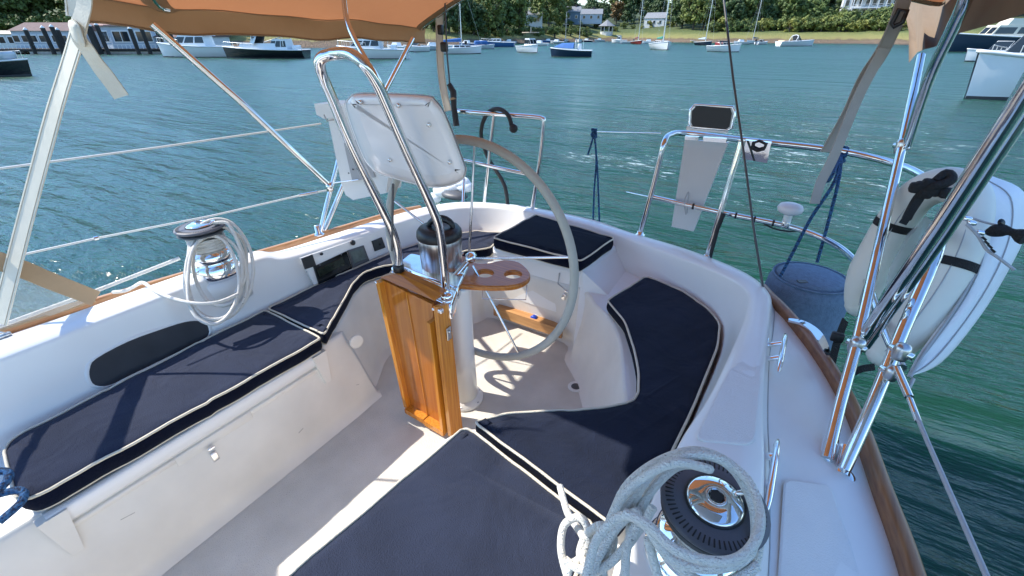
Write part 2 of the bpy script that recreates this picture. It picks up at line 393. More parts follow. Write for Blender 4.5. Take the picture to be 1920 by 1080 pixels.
def tree_proto(seed, H, W, m, nclump=60, nleaf=60, low=.2, ls=.4, conif=False, name='deciduous_tree'):
    t = thing(name, 'x', 'tree'); rd = random.Random(seed)
    crown_mesh(seed, H, W, m, nclump, nleaf, low, ls, conif).build('crown', m, t, recalc=False)
    k = MB(); top = Vector((rd.uniform(-.3, .3), rd.uniform(-.3, .3), H * .8))
    k.tube([(0, 0, -1.5), (.1, 0, H * .25), top * .6, top], [.32, .26, .17, .05], 7)
    for i in range(5):
        a = rd.random() * 6.28; z0 = H * rd.uniform(.25, .55)
        k.tube([(0, 0, z0), (math.cos(a) * W * .4, math.sin(a) * W * .4, z0 + H * .12), (math.cos(a) * W * .75, math.sin(a) * W * .75, z0 + H * .25)], [.12, .08, .03], 5)
    k.build('trunk', bark, t); return t
protos = [tree_proto(1, 11, 4.2, leafc[0]), tree_proto(2, 13, 4.6, leafc[1]), tree_proto(3, 14, 3.6, leafc[2], conif=True, low=.1, name='evergreen_tree'), tree_proto(4, 9, 3.8, leafc[2]),
          tree_proto(5, 10, 3.6, leafc[1], 45, 55), tree_proto(6, 8, 3.2, leafc[4], 40, 50)]
shrubs = [tree_proto(11, 2.6, 1.9, leafc[1], 26, 55, .05, .20, name='shore_shrub'), tree_proto(12, 2.2, 2.2, leafc[0], 26, 55, .05, .20, name='shore_shrub'), tree_proto(13, 2.4, 1.8, leafc[3], 24, 50, .05, .20, name='shore_shrub')]
usedp = set()
def plant(pr, x, y, s, lab, grp, dz=0, cat='tree'):
    key = pr.name
    if key in usedp: o = copy_tree(pr)
    else: o = pr; usedp.add(key)
    o.location = (x, y, ground(x, y) - .1 + dz); o.scale = (s * random.uniform(.9, 1.1), s * random.uniform(.9, 1.1), s); o.rotation_euler = (0, 0, random.random() * 6.28)
    o['label'] = lab; o['group'] = grp; o['category'] = cat; return o
# belts of trees: (pixel column, distance, variants)
rt = random.Random(21)
TL = {0: 'round green deciduous tree in the wooded shore', 1: 'yellow green deciduous tree in the wooded shore', 2: 'dark pointed evergreen among the shore trees', 3: 'low dark green tree in the wooded shore', 4: 'slim light green tree in the wooded shore', 5: 'small tree turning rusty brown on the far shore'}
def shoreD(px):
    u = ray(px, 60); u.z = 0; u.normalize(); q = max(base, key=lambda k: Vector((k.x, k.y, 0)).normalized().dot(u)); return math.hypot(q.x, q.y)
def belt(x0, x1, step, o0, o1, kinds, smin, smax, where):
    px = x0
    while px < x1:
        p = af(px + rt.uniform(-.3, .3) * step, 60, shoreD(px) + rt.uniform(o0, o1)); k = rt.choice(kinds)
        s_ = rt.uniform(smin, smax); q_ = (s_ - smin) / (smax - smin); a_ = 'tall ' if q_ > .66 else 'smaller ' if q_ < .33 else ''
        plant(protos[k], p.x, p.y, s_, a_ + TL[k] + ' ' + where, a_ + TL[k] + 's ' + where)
        px += step
TL = {0: 'round green deciduous tree', 1: 'yellow green deciduous tree', 2: 'dark pointed evergreen tree', 3: 'low dark green tree', 4: 'slim light green tree', 5: 'small rusty brown tree'}
belt(-420, 420, 30, 10, 18, [0, 1, 3], .75, .95, 'behind the waterside restaurant')
belt(-450, 460, 32, 22, 40, [0, 1, 3, 2], 1.0, 1.3, 'on the hill above the restaurant')
belt(420, 880, 40, 45, 60, [0, 1, 3], .55, .8, 'behind the beach')
belt(812, 985, 15, 12, 24, [0, 3, 3, 1], .75, .98, 'close to the wooded point')
belt(830, 965, 22, 34, 46, [0, 1, 2], 1.0, 1.3, 'at the back of the wooded point')
belt(1000, 1290, 26, 48, 66, [0, 1, 2, 2, 3, 5], .85, 1.2, 'above the gazebo lawn')
belt(1012, 1062, 18, 34, 40, [1, 2, 4], .9, 1.1, 'left of the gazebo lawn')
belt(1150, 1225, 24, 74, 84, [0, 1, 3], 1.2, 1.4, 'behind the white cottage')
belt(1262, 1420, 18, 27, 38, [0, 1, 3, 1, 4], .85, 1.1, 'right of the white cottage')
belt(1280, 1720, 26, 50, 66, [0, 1, 2, 3], 1.05, 1.3, 'on the ridge above the marsh')
belt(1400, 1530, 20, 30, 40, [0, 3, 4], .66, .9, 'between the marsh and the mansion')
belt(1700, 2500, 48, 40, 70, [0, 1, 3], 1.0, 1.3, 'behind the right hand yachts')
def sbelt(x0, x1, step, o0, o1, s0, s1, kinds, where):
    px = x0
    while px < x1:
        p = af(px, 60, shoreD(px) + rt.uniform(o0, o1)); k = rt.choice(kinds); nm = ('light green rounded shrub', 'dense green shrub', 'yellowish shrub')[k]
        s_ = rt.uniform(s0, s1); q_ = (s_ - s0) / (s1 - s0); nm = ('large ' if q_ > .66 else 'small ' if q_ < .33 else '') + nm
        plant(shrubs[k], p.x, p.y, s_, nm + ' ' + where, nm + 's ' + where, cat='shrub')
        px += step
sbelt(1335, 1690, 12, 20, 26, 1.0, 1.6, (0, 1, 2), 'on the bank above the marsh')
sbelt(1480, 1700, 14, 28, 36, 1.4, 2.0, (0, 1), 'in front of the white mansion')
sbelt(860, 1110, 15, 9, 16, .7, 1.2, (0, 1), 'at the wooded point')
sbelt(1050, 1260, 17, 22, 44, .5, 1.0, (0, 1, 2), 'on the gazebo lawn')
sbelt(560, 860, 17, 20, 30, .4, .8, (0, 1, 2), 'behind the beach')
sbelt(-60, 420, 20, 5, 8, 1.2, 1.9, (0, 1), 'behind the restaurant')
#@@BUILDINGS
# ------------------------------------------------------------------ shore buildings
clap = mat('white_clapboard', (.62, .63, .62), .7, noise=.08, nscale=1, stretch=(1, 1, 9))
clapg = mat('grey_blue_clapboard', (.46, .52, .58), .7, noise=.1, nscale=1, stretch=(1, 1, 9))
roofb = mat('brown_shingle', (.16, .10, .09), .85, noise=.3, nscale=3)
roofp = mat('pink_tin_roof', (.42, .24, .20), .7, noise=.2, nscale=2)
roofg = mat('grey_shingle', (.26, .27, .28), .85, noise=.3, nscale=3)
wtrim = mat('white_trim', (.74, .74, .72), .6)
piling_m = mat('dark_piling', (.045, .04, .036), .9, noise=.4, nscale=2, bump=.4, bscale=6)
dockm = mat('grey_dock_planks', (.48, .45, .42), .85, noise=.3, nscale=2)
darkund = mat('dark_timber', (.03, .027, .024), .9, noise=.3, nscale=2)
def house(name, label, p, w, d, h, rh, rz, wm, rm, wins, cat='house', hip=False, chimney=True):
    t = thing(name, label, cat, p, rz)
    MB().box((0, 0, h / 2 - .5), (w, d, h + 1)).build('wall', wm, t, world=False)
    o = .25
    if hip: MB().add([(-w / 2 - o, -d / 2 - o, h), (w / 2 + o, -d / 2 - o, h), (w / 2 + o, d / 2 + o, h), (-w / 2 - o, d / 2 + o, h), (-w * .18, 0, h + rh), (w * .18, 0, h + rh)], [(0, 1, 5, 4), (1, 2, 5), (2, 3, 4, 5), (3, 0, 4), (3, 2, 1, 0)]).build('roof', rm, t, world=False)
    else:
        MB().add([(-w / 2 - o, -d / 2 - o, h), (w / 2 + o, -d / 2 - o, h), (w / 2 + o, d / 2 + o, h), (-w / 2 - o, d / 2 + o, h), (-w / 2 - o, 0, h + rh), (w / 2 + o, 0, h + rh)], [(0, 1, 5, 4), (1, 2, 5), (2, 3, 4, 5), (3, 0, 4), (3, 2, 1, 0)]).build('roof', rm, t, world=False)
    if chimney: MB().box((w * .2, 0, h + rh * .9), (.7, .6, 1.6)).build('chimney', roofb, t, world=False)
    for (x, z, ww, hh) in wins:
        f = MB().box((x, -d / 2 - .03, z), (ww + .24, .08, hh + .24)).build('window', wtrim, t, world=False)
        MB().box((x, -d / 2 - .075, z), (ww, .05, hh)).build('pane', winglass, f, world=False)
    return t
def afw(px, F): d = ray(px, 60); d.z = 0; return C0 + d * (F / (d.x * -math.sin(_y) + d.y * math.cos(_y)))
def face(px): return math.atan2(*(lambda v: (v.y, v.x))(af(px, 60, 1) - C0)) - PI / 2
# restaurant over the water on the left
p = az(150, 101, WATER); D0 = math.hypot(p.x, p.y)
g = afw(122, 71); g.z = 0.0
house('waterside_restaurant', 'long pale waterside building with brown roof on the dark pier', g, 9.0, 6, 1.9, 1.0, R(YAW + 3), clapg, roofb, [(x, 1.0, .7, .7) for x in (-4.1, -3, -1.9, -.8, .8, 1.9, 3, 4.1)], 'building', chimney=False)
g = afw(28, 70); g.z = 0.0
t = house('cream_awning_shed', 'small white shed with a cream awning left of the long waterside building', g, 3.4, 4, 1.55, .4, R(YAW + 2), clap, mat('cream_awning', (.66, .60, .44), .8), [(x, .85, .7, .7) for x in (-1.5, -.3, .9)], 'shed', chimney=False)
c = afw(246, 69); c.z = 0.0
t = thing('octagonal_pavilion', 'octagonal waterside pavilion with pink cone roof and white domed cupola', 'pavilion', c, face(247))
MB().lathe([(3.3, -.4), (3.3, 2.45)], n=8, smooth=False).build('wall', clapg, t, world=False)
MB().lathe([(3.7, 2.4), (3.7, 2.55), (1.2, 3.3), (1.2, 3.35)], n=8, smooth=False).build('roof', roofp, t, world=False)
MB().lathe([(1.1, 3.3), (1.1, 3.8)], n=8, smooth=False).build('cupola', clapg, t, world=False)
MB().lathe([(1.15, 3.8), (1.1, 4.1), (.8, 4.5), (.35, 4.75), (0.001, 4.85)], n=16).build('dome', wtrim, t, world=False)
for k in range(8):
    a = R(22.5 + 45 * k); q = Matrix.Rotation(a, 3, 'Z'); ap = 3.3 * math.cos(R(22.5))
    f = MB().box(q @ Vector((ap + .02, 0, 1.25)), (.08, 1.9, 1.35), q).build('window', wtrim, t, world=False)
    MB().box(q @ Vector((ap + .06, -.45, 1.25)), (.06, .78, 1.1), q).build('pane', winglass, f, world=False)
    MB().box(q @ Vector((ap + .06, .45, 1.25)), (.06, .78, 1.1), q).build('pane', winglass, f, world=False)
g = afw(360, 71); g.z = -.1
house('dock_office', 'low white dock building right of the octagonal pavilion', g, 7, 5, 1.3, .7, R(YAW + 2), clap, roofb, [(x, .8, .7, .7) for x in (-3, -1.5, 0, 1.5, 3)], 'building', chimney=False)
# pier deck, floating dock, pilings
t = thing('pier', 'dark timber pier carrying the waterside restaurant', 'pier')
a0, a1 = afw(-60, 63), afw(420, 64.5); u = (a1 - a0); u.z = 0; L = u.length; ang = math.atan2(u.y, u.x); M = Matrix.Rotation(ang, 3, 'Z'); mid = (a0 + a1) / 2
MB().box((mid.x + 4 * M.col[1].x, mid.y + 4 * M.col[1].y, -.22), (L, 8.2, .26), M).build('pier_deck', darkund, t)
for k in range(26):
    q = a0 + u * (k + .5) / 26 + M.col[1] * .3; MB().tube([(q.x, q.y, -1.4), (q.x, q.y, -.2)], .13, 8).build('pier_post', piling_m, t)
for k in range(60):
    q = a0 + u * (k + .5) / 60; MB().box((q.x, q.y, .12), (.05, .05, .45), M).build('rail_post', wtrim, t)
MB().box((mid.x, mid.y, .36), (L, .06, .05), M).build('handrail', wtrim, t)
t = thing('floating_dock', 'low pale floating dock in front of the restaurant pilings', 'dock')
a0, a1 = az(70, 101, WATER), az(330, 100.5, WATER); u = a1 - a0; M = Matrix.Rotation(math.atan2(u.y, u.x), 3, 'Z'); mid = (a0 + a1) / 2
MB().box((mid.x, mid.y, WATER + .18), (u.length, 2.0, .3), M).build('float', dockm, t)
for k in range(34):
    q = a0 + u * (k + .5) / 34; MB().box((q.x, q.y, WATER + .36), (u.length / 34 * .9, 2.1, .05), M).build('plank', dockm, t)
for i, (px, lean, hh) in enumerate([(68, 0, 2.6), (103, .12, 2.8), (121, .15, 2.9), (128, .1, 2.6), (172, .1, 2.9), (186, .2, 3.3), (192, .25, 3.0), (205, .22, 3.1), (262, .1, 2.7), (283, .1, 2.7), (312, .05, 2.3), (332, .05, 2.4), (-30, 0, 2.6)]):
    p = az(px, 101.5 + (i % 3) * .5, WATER); t_ = MB().tube([(p.x, p.y, -1.5), (p.x + lean * RT.x * -1, p.y - lean * RT.y, WATER + hh)], .24, 8).build('dock_piling', piling_m)
    cp = MB().lathe([(.25, 0), (.25, .05), (.001, .3)], (p.x - lean * RT.x, p.y - lean * RT.y, WATER + hh), 8).build('piling_cap', wtrim, t_)
    tag(t_, 'dark timber mooring piling standing along the restaurant dock', 'piling', 'timber pilings by the restaurant')
# far houses and gazebo
def atg(px, D): p = af(px, 60, D); p.z = ground(p.x, p.y); return p
g = af(1137, 60, shoreD(1137) + 12); g.z = 1.75
t = thing('gazebo', 'white gazebo with grey hipped roof on the rocky point', 'gazebo', g, face(1137))
MB().lathe([(3.2, 2.7), (3.3, 2.8), (1.1, 4.2), (.001, 5.0)], n=8, smooth=False).build('roof', roofg, t, world=False)
MB().lathe([(2.5, -1), (2.5, .9)], n=8, smooth=False).build('base_wall', clap, t, world=False)
for k in range(8): a = R(45 * k + 22.5); MB().box((2.4 * math.cos(a), 2.4 * math.sin(a), 1.8), (.22, .22, 2)).build('post', wtrim, t, world=False)
for k in range(8):
    q = Matrix.Rotation(R(45 * k), 3, 'Z')
    if k in (1, 3, 5, 7): MB().box(q @ Vector((2.15, 0, 1.8)), (.05, 1.3, 1.5), q).build('pane', winglass, t, world=False)
g = af(1229, 60, shoreD(1229) + 42); g.z = 4.6
house('white_cottage', 'small white gabled cottage between trees on the far shore', g, 8.6, 7, 3.0, 2.2, face(1229) + R(-18), clap, roofg, [(-2.6, 1.6, .8, 1.1), (0, 1.6, .8, 1.1), (2.6, 1.6, .8, 1.1)], hip=False, chimney=False)
g = af(996, 60, shoreD(996) + 40); g.z = 4.6
house('grey_house', 'grey white house half hidden by trees left of the gazebo', g, 8, 7, 3.4, 2.4, face(996), clap, roofg, [(-2.5, 1.8, .9, 1.2), (0, 1.8, .9, 1.2), (2.5, 1.8, .9, 1.2)])
g = af(1100, 60, shoreD(1100) + 46); g.z = 6.6
house('low_grey_house', 'long low grey house on the slope behind the gazebo', g, 12, 7, 2.6, 2, face(1100), clapg, roofg, [(x, 1.5, .9, 1.1) for x in (-4.5, -1.5, 1.5, 4.5)])
g = af(1072, 60, shoreD(1072) + 44); g.z = 6.2
house('slate_blue_house', 'small slate blue house above the moored boats', g, 6, 6, 3.4, 2, face(1072), mat('blue_wall', (.12, .18, .24), .8), roofg, [(-1.5, 1.7, .8, 1), (1.5, 1.7, .8, 1)])
g = af(1625, 60, shoreD(1625) + 46); g.z = 6.6
t = thing('white_mansion', 'large white shingled house with balconies above the marsh at upper right', 'house', g, face(1625) + R(6))
MB().box((0, 0, 4), (19, 9, 10)).build('wall', clap, t, world=False)
MB().add([(-10, -5, 9), (10, -5, 9), (10, 5, 9), (-10, 5, 9), (-6, 0, 12), (6, 0, 12)], [(0, 1, 5, 4), (1, 2, 5), (2, 3, 4, 5), (3, 0, 4), (3, 2, 1, 0)]).build('roof', roofg, t, world=False)
for zf, zt in ((0, 2.3), (2.9, 5.2), (5.8, 8.1)):
    for k in range(10):
        x = -8.4 + k * 1.87
        f = MB().box((x, -4.53, (zf + zt) / 2 + .1), (1.25, .1, zt - zf - .3)).build('window', wtrim, t, world=False)
        MB().box((x, -4.6, (zf + zt) / 2 + .1), (1.0, .06, zt - zf - .6)).build('pane', winglass, f, world=False)
for zf in (2.6, 5.5):
    MB().box((1, -5.6, zf), (16, 2.2, .25)).build('balcony_floor', wtrim, t, world=False)
    MB().box((1, -6.65, zf + 1.0), (16, .08, .1)).build('balcony_rail', wtrim, t, world=False)
for k in range(8): MB().box((-6.8 + k * 2.23, -6.55, 3.4), (.22, .22, 9)).build('porch_column', wtrim, t, world=False)
# rocks at the point, sea wall
rockm = mat('rock', (.22, .18, .15), .9, noise=.4, nscale=1.5, bump=.6, bscale=3)
rr = random.Random(5)
t = None
for k in range(26):
    px = rr.uniform(1108, 1160) if k < 14 else rr.uniform(560, 760)
    p = az(px, (77.2 if k < 14 else 88.6), WATER); p = p * (1 + rr.uniform(0, .02)); s_ = rr.uniform(.5, 1.5) * (1 if k < 14 else .45)
    mb = MB(); vs = []; mb.ball((0, 0, 0), 1, n=8)
    mb.v = [tuple(Vector(v) * rr.uniform(.75, 1.1)) for v in mb.v]; mb.s = [False] * len(mb.f)
    o = mb.build('shore_rock', rockm); o.location = (p.x, p.y, WATER + .2 * s_); o.scale = (s_ * 1.3, s_, s_ * .7); o.rotation_euler = (0, 0, rr.random() * 6)
    tag(o, 'brown weathered rock at the waterline below the gazebo' if k < 14 else 'brown boulder on the beach behind the moored boats', 'rock', 'rocks below the gazebo' if k < 14 else 'beach boulders')
#@@BOATS
# ------------------------------------------------------------------ boats
hw = mat('white_hull', (.72, .74, .75), .25, noise=.04, nscale=1, coat=.3)
hbk = mat('black_hull', (.010, .012, .016), .15, coat=.5)
hnv = mat('navy_hull', (.012, .028, .060), .2, coat=.4)
hbl = mat('blue_hull', (.04, .12, .30), .25, coat=.4)
hrd = mat('red_hull', (.22, .02, .02), .3, coat=.4)
hgy = mat('pale_grey_hull', (.42, .48, .52), .3, coat=.3)
bluec = mat('blue_boat_canvas', (.035, .13, .36), .8, noise=.25, nscale=2, bump=.4, bscale=4)
greenc = mat('green_sail_cover', (.03, .22, .16), .8, noise=.2)
tanb = mat('tan_boat_deck', (.42, .33, .24), .7, noise=.2)
mastm = mat('aluminium_mast', (.62, .62, .60), .35, .6)
antif = mat('dark_bottom_paint', (.02, .025, .03), .6)
def hull(L, B, H, flare=.14, bow=.9):
    """hull sides, deck ring (for loft), local x forward"""
    st = [0, .08, .25, .45, .62, .76, .87, .95, 1.0]; rings = []; top = []
    for t_ in st:
        w = B / 2 * (.90 + .1 * min(1, t_ / .3)) * (1 - max(0, (t_ - .42) / .58) ** 2.1) ; w = max(w, .015 * B)
        h_ = H * (.86 + .42 * max(0, t_ - .15) ** 1.6); x = -L / 2 + L * t_; xo = (t_ > .8) * (t_ - .8) * 1.2 * H * bow
        xs = x - xo * .0
        r_ = [Vector((xs - xo * 1.2, 0, -.35)), Vector((xs - xo, w * (.62 - flare), -.18)), Vector((xs - xo * .85, w * (.80 - flare), .04)), Vector((xs - xo * .4, w * (.95 - flare * .4), h_ * .55)), Vector((xs, w, h_))]
        rings.append([Vector((p.x, -p.y, p.z)) for p in r_[::-1]] + r_[1:]); top.append((xs, w, h_))
    return rings, top
def boat_at(name, label, cat, px, py, L, B, H, ang, hm, group=None, stripe=None, D=None):
    p = az(px, py, WATER) if D is None else af(px, py, D); p.z = WATER
    t = thing(name, label, cat, p, R(YAW + ang), group)
    rings, top = hull(L, B, H)
    MB().loft(rings, False, True, ).add(rings[0], [tuple(range(9))]).build('hull', hm, t, world=False)
    # gunwale and deck
    mb = MB(); mb.tube([Vector((x, w, h_)) for x, w, h_ in top] + [Vector((x, -w, h_)) for x, w, h_ in top[::-1]], .035 * H + .02, 6); mb.build('rub_rail', hw, t, world=False)
    dk = [[Vector((x, w * .97, h_ - .04)), Vector((x, -w * .97, h_ - .04))] for x, w, h_ in top]
    MB().loft(dk, False, False).build('deck', hw if stripe is None else stripe, t, world=False)
    mb = MB(); bt = [[r_[2] + Vector((0, 0, -.1)) * 1, r_[2]] for r_ in rings]
    low = [[Vector((r[2].x, r[2].y * 1.02 + s * .0, r[2].z)) for r in rings] for s in (1,)]
    for idx in (2, 6):
        sgn = -1 if idx == 2 else 1
        mb.loft([[r[idx] + Vector((0, sgn * .012, -.10)), r[idx] + Vector((0, sgn * .012, .06))] for r in rings], False, True)
    mb.build('waterline_stripe', antif, t, world=False)
    return t, top
def hs(top, x):
    for (a, wa, ha), (b_, wb, hb) in zip(top, top[1:]):
        if a <= x <= b_: f = (x - a) / (b_ - a); return wa + (wb - wa) * f, ha + (hb - ha) * f
    return top[-1][1:] if x > 0 else top[0][1:]
def cabin(t, top, x0, x1, w, h, m=hw, rake=.35, win=True, name='cabin', zoff=0):
    wa, za = hs(top, (x0 + x1) / 2); z0 = za - .05 + zoff
    w = min(w, wa * 1.5)
    v = [(x0, -w / 2, z0), (x1, -w / 2 * .8, z0), (x1, w / 2 * .8, z0), (x0, w / 2, z0), (x0 + .1, -w / 2 * .86, z0 + h), (x1 - rake * h * 2, -w / 2 * .7, z0 + h), (x1 - rake * h * 2, w / 2 * .7, z0 + h), (x0 + .1, w / 2 * .86, z0 + h)]
    MB().add(v, [(3, 2, 1, 0), (4, 5, 6, 7), (0, 1, 5, 4), (1, 2, 6, 5), (2, 3, 7, 6), (3, 0, 4, 7)]).build(name, m, t, world=False)
    if win:
        V = [Vector(q) for q in v]
        def pane(a, b_, c, d, out):
            def q(s_, r_): return (a * (1 - s_) + b_ * s_) * (1 - r_) + (d * (1 - s_) + c * s_) * r_
            P = [q(.08, .30), q(.92, .30), q(.92, .82), q(.08, .82)]; nn = (P[1] - P[0]).cross(P[3] - P[0]).normalized() * .03
            return [p + nn for p in P]
        for k, (i, j) in enumerate(((0, 1), (2, 3), (1, 2))):
            nseg = 3 if k < 2 else 2
            a, b_, c, d = V[i], V[j], V[j + 4], V[i + 4]
            for s in range(nseg):
                s0, s1 = s / nseg, (s + 1) / nseg
                P = pane(a.lerp(b_, s0), a.lerp(b_, s1), d.lerp(c, s1), d.lerp(c, s0), 1)
                MB().add(P, [(0, 1, 2, 3)]).prism(P, (P[1] - P[0]).cross(P[3] - P[0]).normalized() * -.02).build('window_pane', winglass, t, world=False)
    return z0 + h
def hardtop(t, x0, x1, w, z, zb, m=hw, posts=True):
    MB().rbox(((x0 + x1) / 2, 0, z), (x1 - x0, w, .12), .05).build('hardtop', m, t, world=False)
    if posts:
        for x in (x0 + .2, x1 - .2):
            for s in (-1, 1): MB().tube([(x - .05, s * w * .45, z), (x + (.25 if x > (x0 + x1) / 2 else 0), s * w * .48, zb)], .03, 6).build('post', mastm, t, world=False)
def wshield(t, x, w, z, h, fr=.5):
    P = [Vector((x + fr, 0, z)), Vector((x - .5, w / 2, z)), Vector((x - .9, w / 2 * .9, z + h)), Vector((x, 0, z + h))]
    for s in (1, -1):
        Q = [Vector((p.x, p.y * s, p.z)) for p in P]; o = MB().prism(Q, (.02, 0, .02)).build('windshield', winglass, t, world=False)
        MB().tube(Q, .025, 5, closed=True).build('windshield_frame', hw, o, world=False)
def rails(t, top, x0, x1, h=.5):
    for s in (1, -1):
        pts = []
        for k in range(7): x = x0 + (x1 - x0) * k / 6; w, z = hs(top, x); pts.append(Vector((x, s * w * .92, z + h)))
        mb = MB().tube(pts, .018, 5)
        for q in pts: mb.tube([q, q - Vector((0, 0, h))], .014, 4)
        mb.build('bow_rail', mastm, t, world=False)
def outboard(t, L, H):
    mb = MB(); mb.rbox((-L / 2 - .25, 0, H + .35), (.45, .34, .55), .1); mb.box((-L / 2 - .2, 0, H * .3), (.2, .14, H + .2)); mb.build('outboard_motor', blackp, t, world=False)
def mast(t, x, z, h, r=.07, lean=0, spreader=True):
    MB().tube([(x, 0, z), (x - lean * h, 0, z + h)], [r, r * .7], 8).build('mast', mastm, t, world=False)
    if spreader: MB().box((x - lean * h * .55, 0, z + h * .55), (.06, 1.6, .04)).build('spreader', mastm, t, world=False)
    w = MB()
    for (a, b_) in ((x + 2.6, 0), (x - 3.0, 0), (x - .2, 1.1), (x - .2, -1.1)): w.tube([(a, b_, z - .2), (x - lean * h, 0, z + h)], .008, 4)
    w.build('rigging', mastm, t, world=False)
def boomcover(t, x, z, L, m):
    MB().tube([(x, 0, z + .02), (x - L * .3, 0, z), (x - L, 0, z - .1)], [.22, .19, .1], 8).build('boom_cover', m, t, world=False)
def seats(t, top, xs, m=hw):
    for x in xs: w, z = hs(top, x); MB().rbox((x, 0, z + .15), (.4, w * 1.2, .5), .08).build('seat', m, t, world=False)

# a: black hulled launch cut by the left edge
t, tp = boat_at('black_motor_launch', 'black hulled launch with grey canopy at the left edge', 'motorboat', -55, 143, 6.6, 2.3, .72, 187 - 180, hbk)
wshield(t, .3, 1.7, .75, .75); hardtop(t, -1.4, .2, 1.5, 1.6, .7, hgy); rails(t, tp, -2.8, 3.0, .45); seats(t, tp, (-1.8, -.8))
MB().rbox((1.6, 0, 1.05), (1.8, 1.1, .4), .12).build('foredeck_cover', hgy, t, world=False)
# b: white express cruiser
t, tp = boat_at('white_express_cruiser', 'white flybridge cruiser moored right of the pavilion', 'motorboat', 368, 107, 7.4, 2.6, 1.15, 180, hw)
zz = cabin(t, tp, -1.9, 1.9, 2.3, 1.05, rake=.5); cabin(t, tp, -2.2, .2, 1.7, .55, win=False, name='flybridge', zoff=1.0); hardtop(t, -2.4, .3, 1.9, zz + 1.25, zz, hw); wshield(t, .5, 1.5, zz, .5, .3); rails(t, tp, .8, 3.5, .5)
# c: black hull downeast picnic boat
t, tp = boat_at('black_picnic_boat', 'black hulled picnic boat with white pilothouse under the canopy edge', 'motorboat', 500, 109, 8.4, 2.6, .88, 180, hbk)
zz = cabin(t, tp, -1.6, 2.4, 2.2, .55, win=False, name='trunk_cabin'); wshield(t, 1.0, 2.0, 1.25, .75, .4); hardtop(t, -2.6, .8, 2.1, 2.1, 1.1, hw); cabin(t, tp, -2.7, -.6, 1.9, 1.0, win=True)
MB().tube([(-.6, 0, 2.1), (-.9, 0, 2.9)], .04, 6).build('radar_mast', mastm, t, world=False); rails(t, tp, .5, 3.9, .45); seats(t, tp, (-3.3,))
MB().tube([(-2.3, -1, 2.1), (.7, -1, 1.35)], .05, 6).build('strut', hw, t, world=False)
# d: white sport fisher behind the guard tube
t, tp = boat_at('white_sportfisher', 'white sport fishing boat behind the steel guard hoop', 'motorboat', 700, 110, 6.9, 2.4, .95, 180, hw)
zz = cabin(t, tp, -1.0, 2.3, 2.0, .85, rake=.7); hardtop(t, -1.6, .6, 1.9, zz + .35, zz - .5, hw); rails(t, tp, .3, 3.3, .5)
P = [Vector((-3.2, 1.05, .98)), Vector((-3.2, -1.05, .98))]
seats(t, tp, (-2.2,))
# small boats behind
t, tp = boat_at('white_dinghy', 'small white runabout moored right of the sport fishing boat', 'motorboat', 782, 97, 3.6, 1.7, .7, 185, hw); wshield(t, .4, 1.2, .8, .5)
t, tp = boat_at('white_sloop', 'white sloop with blue sail cover and bare mast', 'sailboat', 862, 101, 5.6, 2.0, .72, 0 + 12, hw); cabin(t, tp, -.8, 1.5, 1.4, .35); mast(t, .3, .8, 8, .06); boomcover(t, .2, 1.5, 2.6, bluec)
t, tp = boat_at('grey_skiff', 'grey skiff with blue cover behind the white sloop', 'motorboat', 902, 92, 4.6, 1.9, .6, 10, hgy); MB().rbox((0, 0, .95), (2.2, 1.5, .6), .2).build('canvas_cover', bluec, t, world=False); outboard(t, 4.6, .6)
t, tp = boat_at('blue_hull_cruiser', 'blue hulled day cruiser low against the wooded bank', 'motorboat', 932, 88, 7.0, 2.3, .95, 172, hbl); zz = cabin(t, tp, -.8, 2.0, 1.9, .6, rake=.8); rails(t, tp, 0, 3.2, .4)
t, tp = boat_at('white_lobster_boat', 'white lobster boat with open stern facing the viewer', 'motorboat', 992, 98.5, 4.6, 1.9, .85, -62, hw); zz = cabin(t, tp, -.3, 1.4, 1.5, .9); MB().rbox((.3, 0, 2.35), (1.9, 1.6, .12), .05).build('roof', tanb, t, world=False); MB().box((-.9, .2, 1.15), (.5, .5, .6)).build('engine_box', hgy, t, world=False); MB().tube([(.4, 0, 2.3), (.4, 0, 3)], .03, 5).build('antenna', mastm, t, world=False)
t, tp = boat_at('navy_sailing_dory', 'dark navy boat with bright blue cockpit cover and hoop', 'sailboat', 1070, 106.5, 4.5, 1.7, .72, 168, hnv)
MB().loft([[Vector((1.8, y * .2, .95 + .05 * (1 - y * y))) for y in (-1, -.5, 0, .5, 1)], [Vector((1.0, y * .6, .85 + .45 * (1 - y * y))) for y in (-1, -.5, 0, .5, 1)], [Vector((-.3, y * .75, .8 + .55 * (1 - y * y))) for y in (-1, -.5, 0, .5, 1)]], False, True).build('canvas_cover', bluec, t, world=False)
MB().tube(smooth([(-.5, -.75, .7), (-.5, -.6, 1.45), (-.5, 0, 1.7), (-.5, .6, 1.45), (-.5, .75, .7)], 5), .03, 6).build('hoop', mastm, t, world=False)
MB().rbox((-.9, 0, .95), (.4, .4, .6), .08).build('seat', hw, t, world=False); MB().tube([(-1.3, .2, .8), (-1.3, .2, 1.5)], .02, 5).build('post', hw, t, world=False)
for px, py, D, lab, ms in ((1060, 79, None, 'white ketch mast boat behind the navy boat on its left', 8), (1086, 79.5, None, 'white sloop behind the navy boat on its right', 9)):
    t, tp = boat_at('white_moored_sloop', lab, 'sailboat', px, py, 5.5, 2, .8, -100, hw); mast(t, .3, .8, ms, .08); boomcover(t, .2, 1.6, 2.4, bluec)
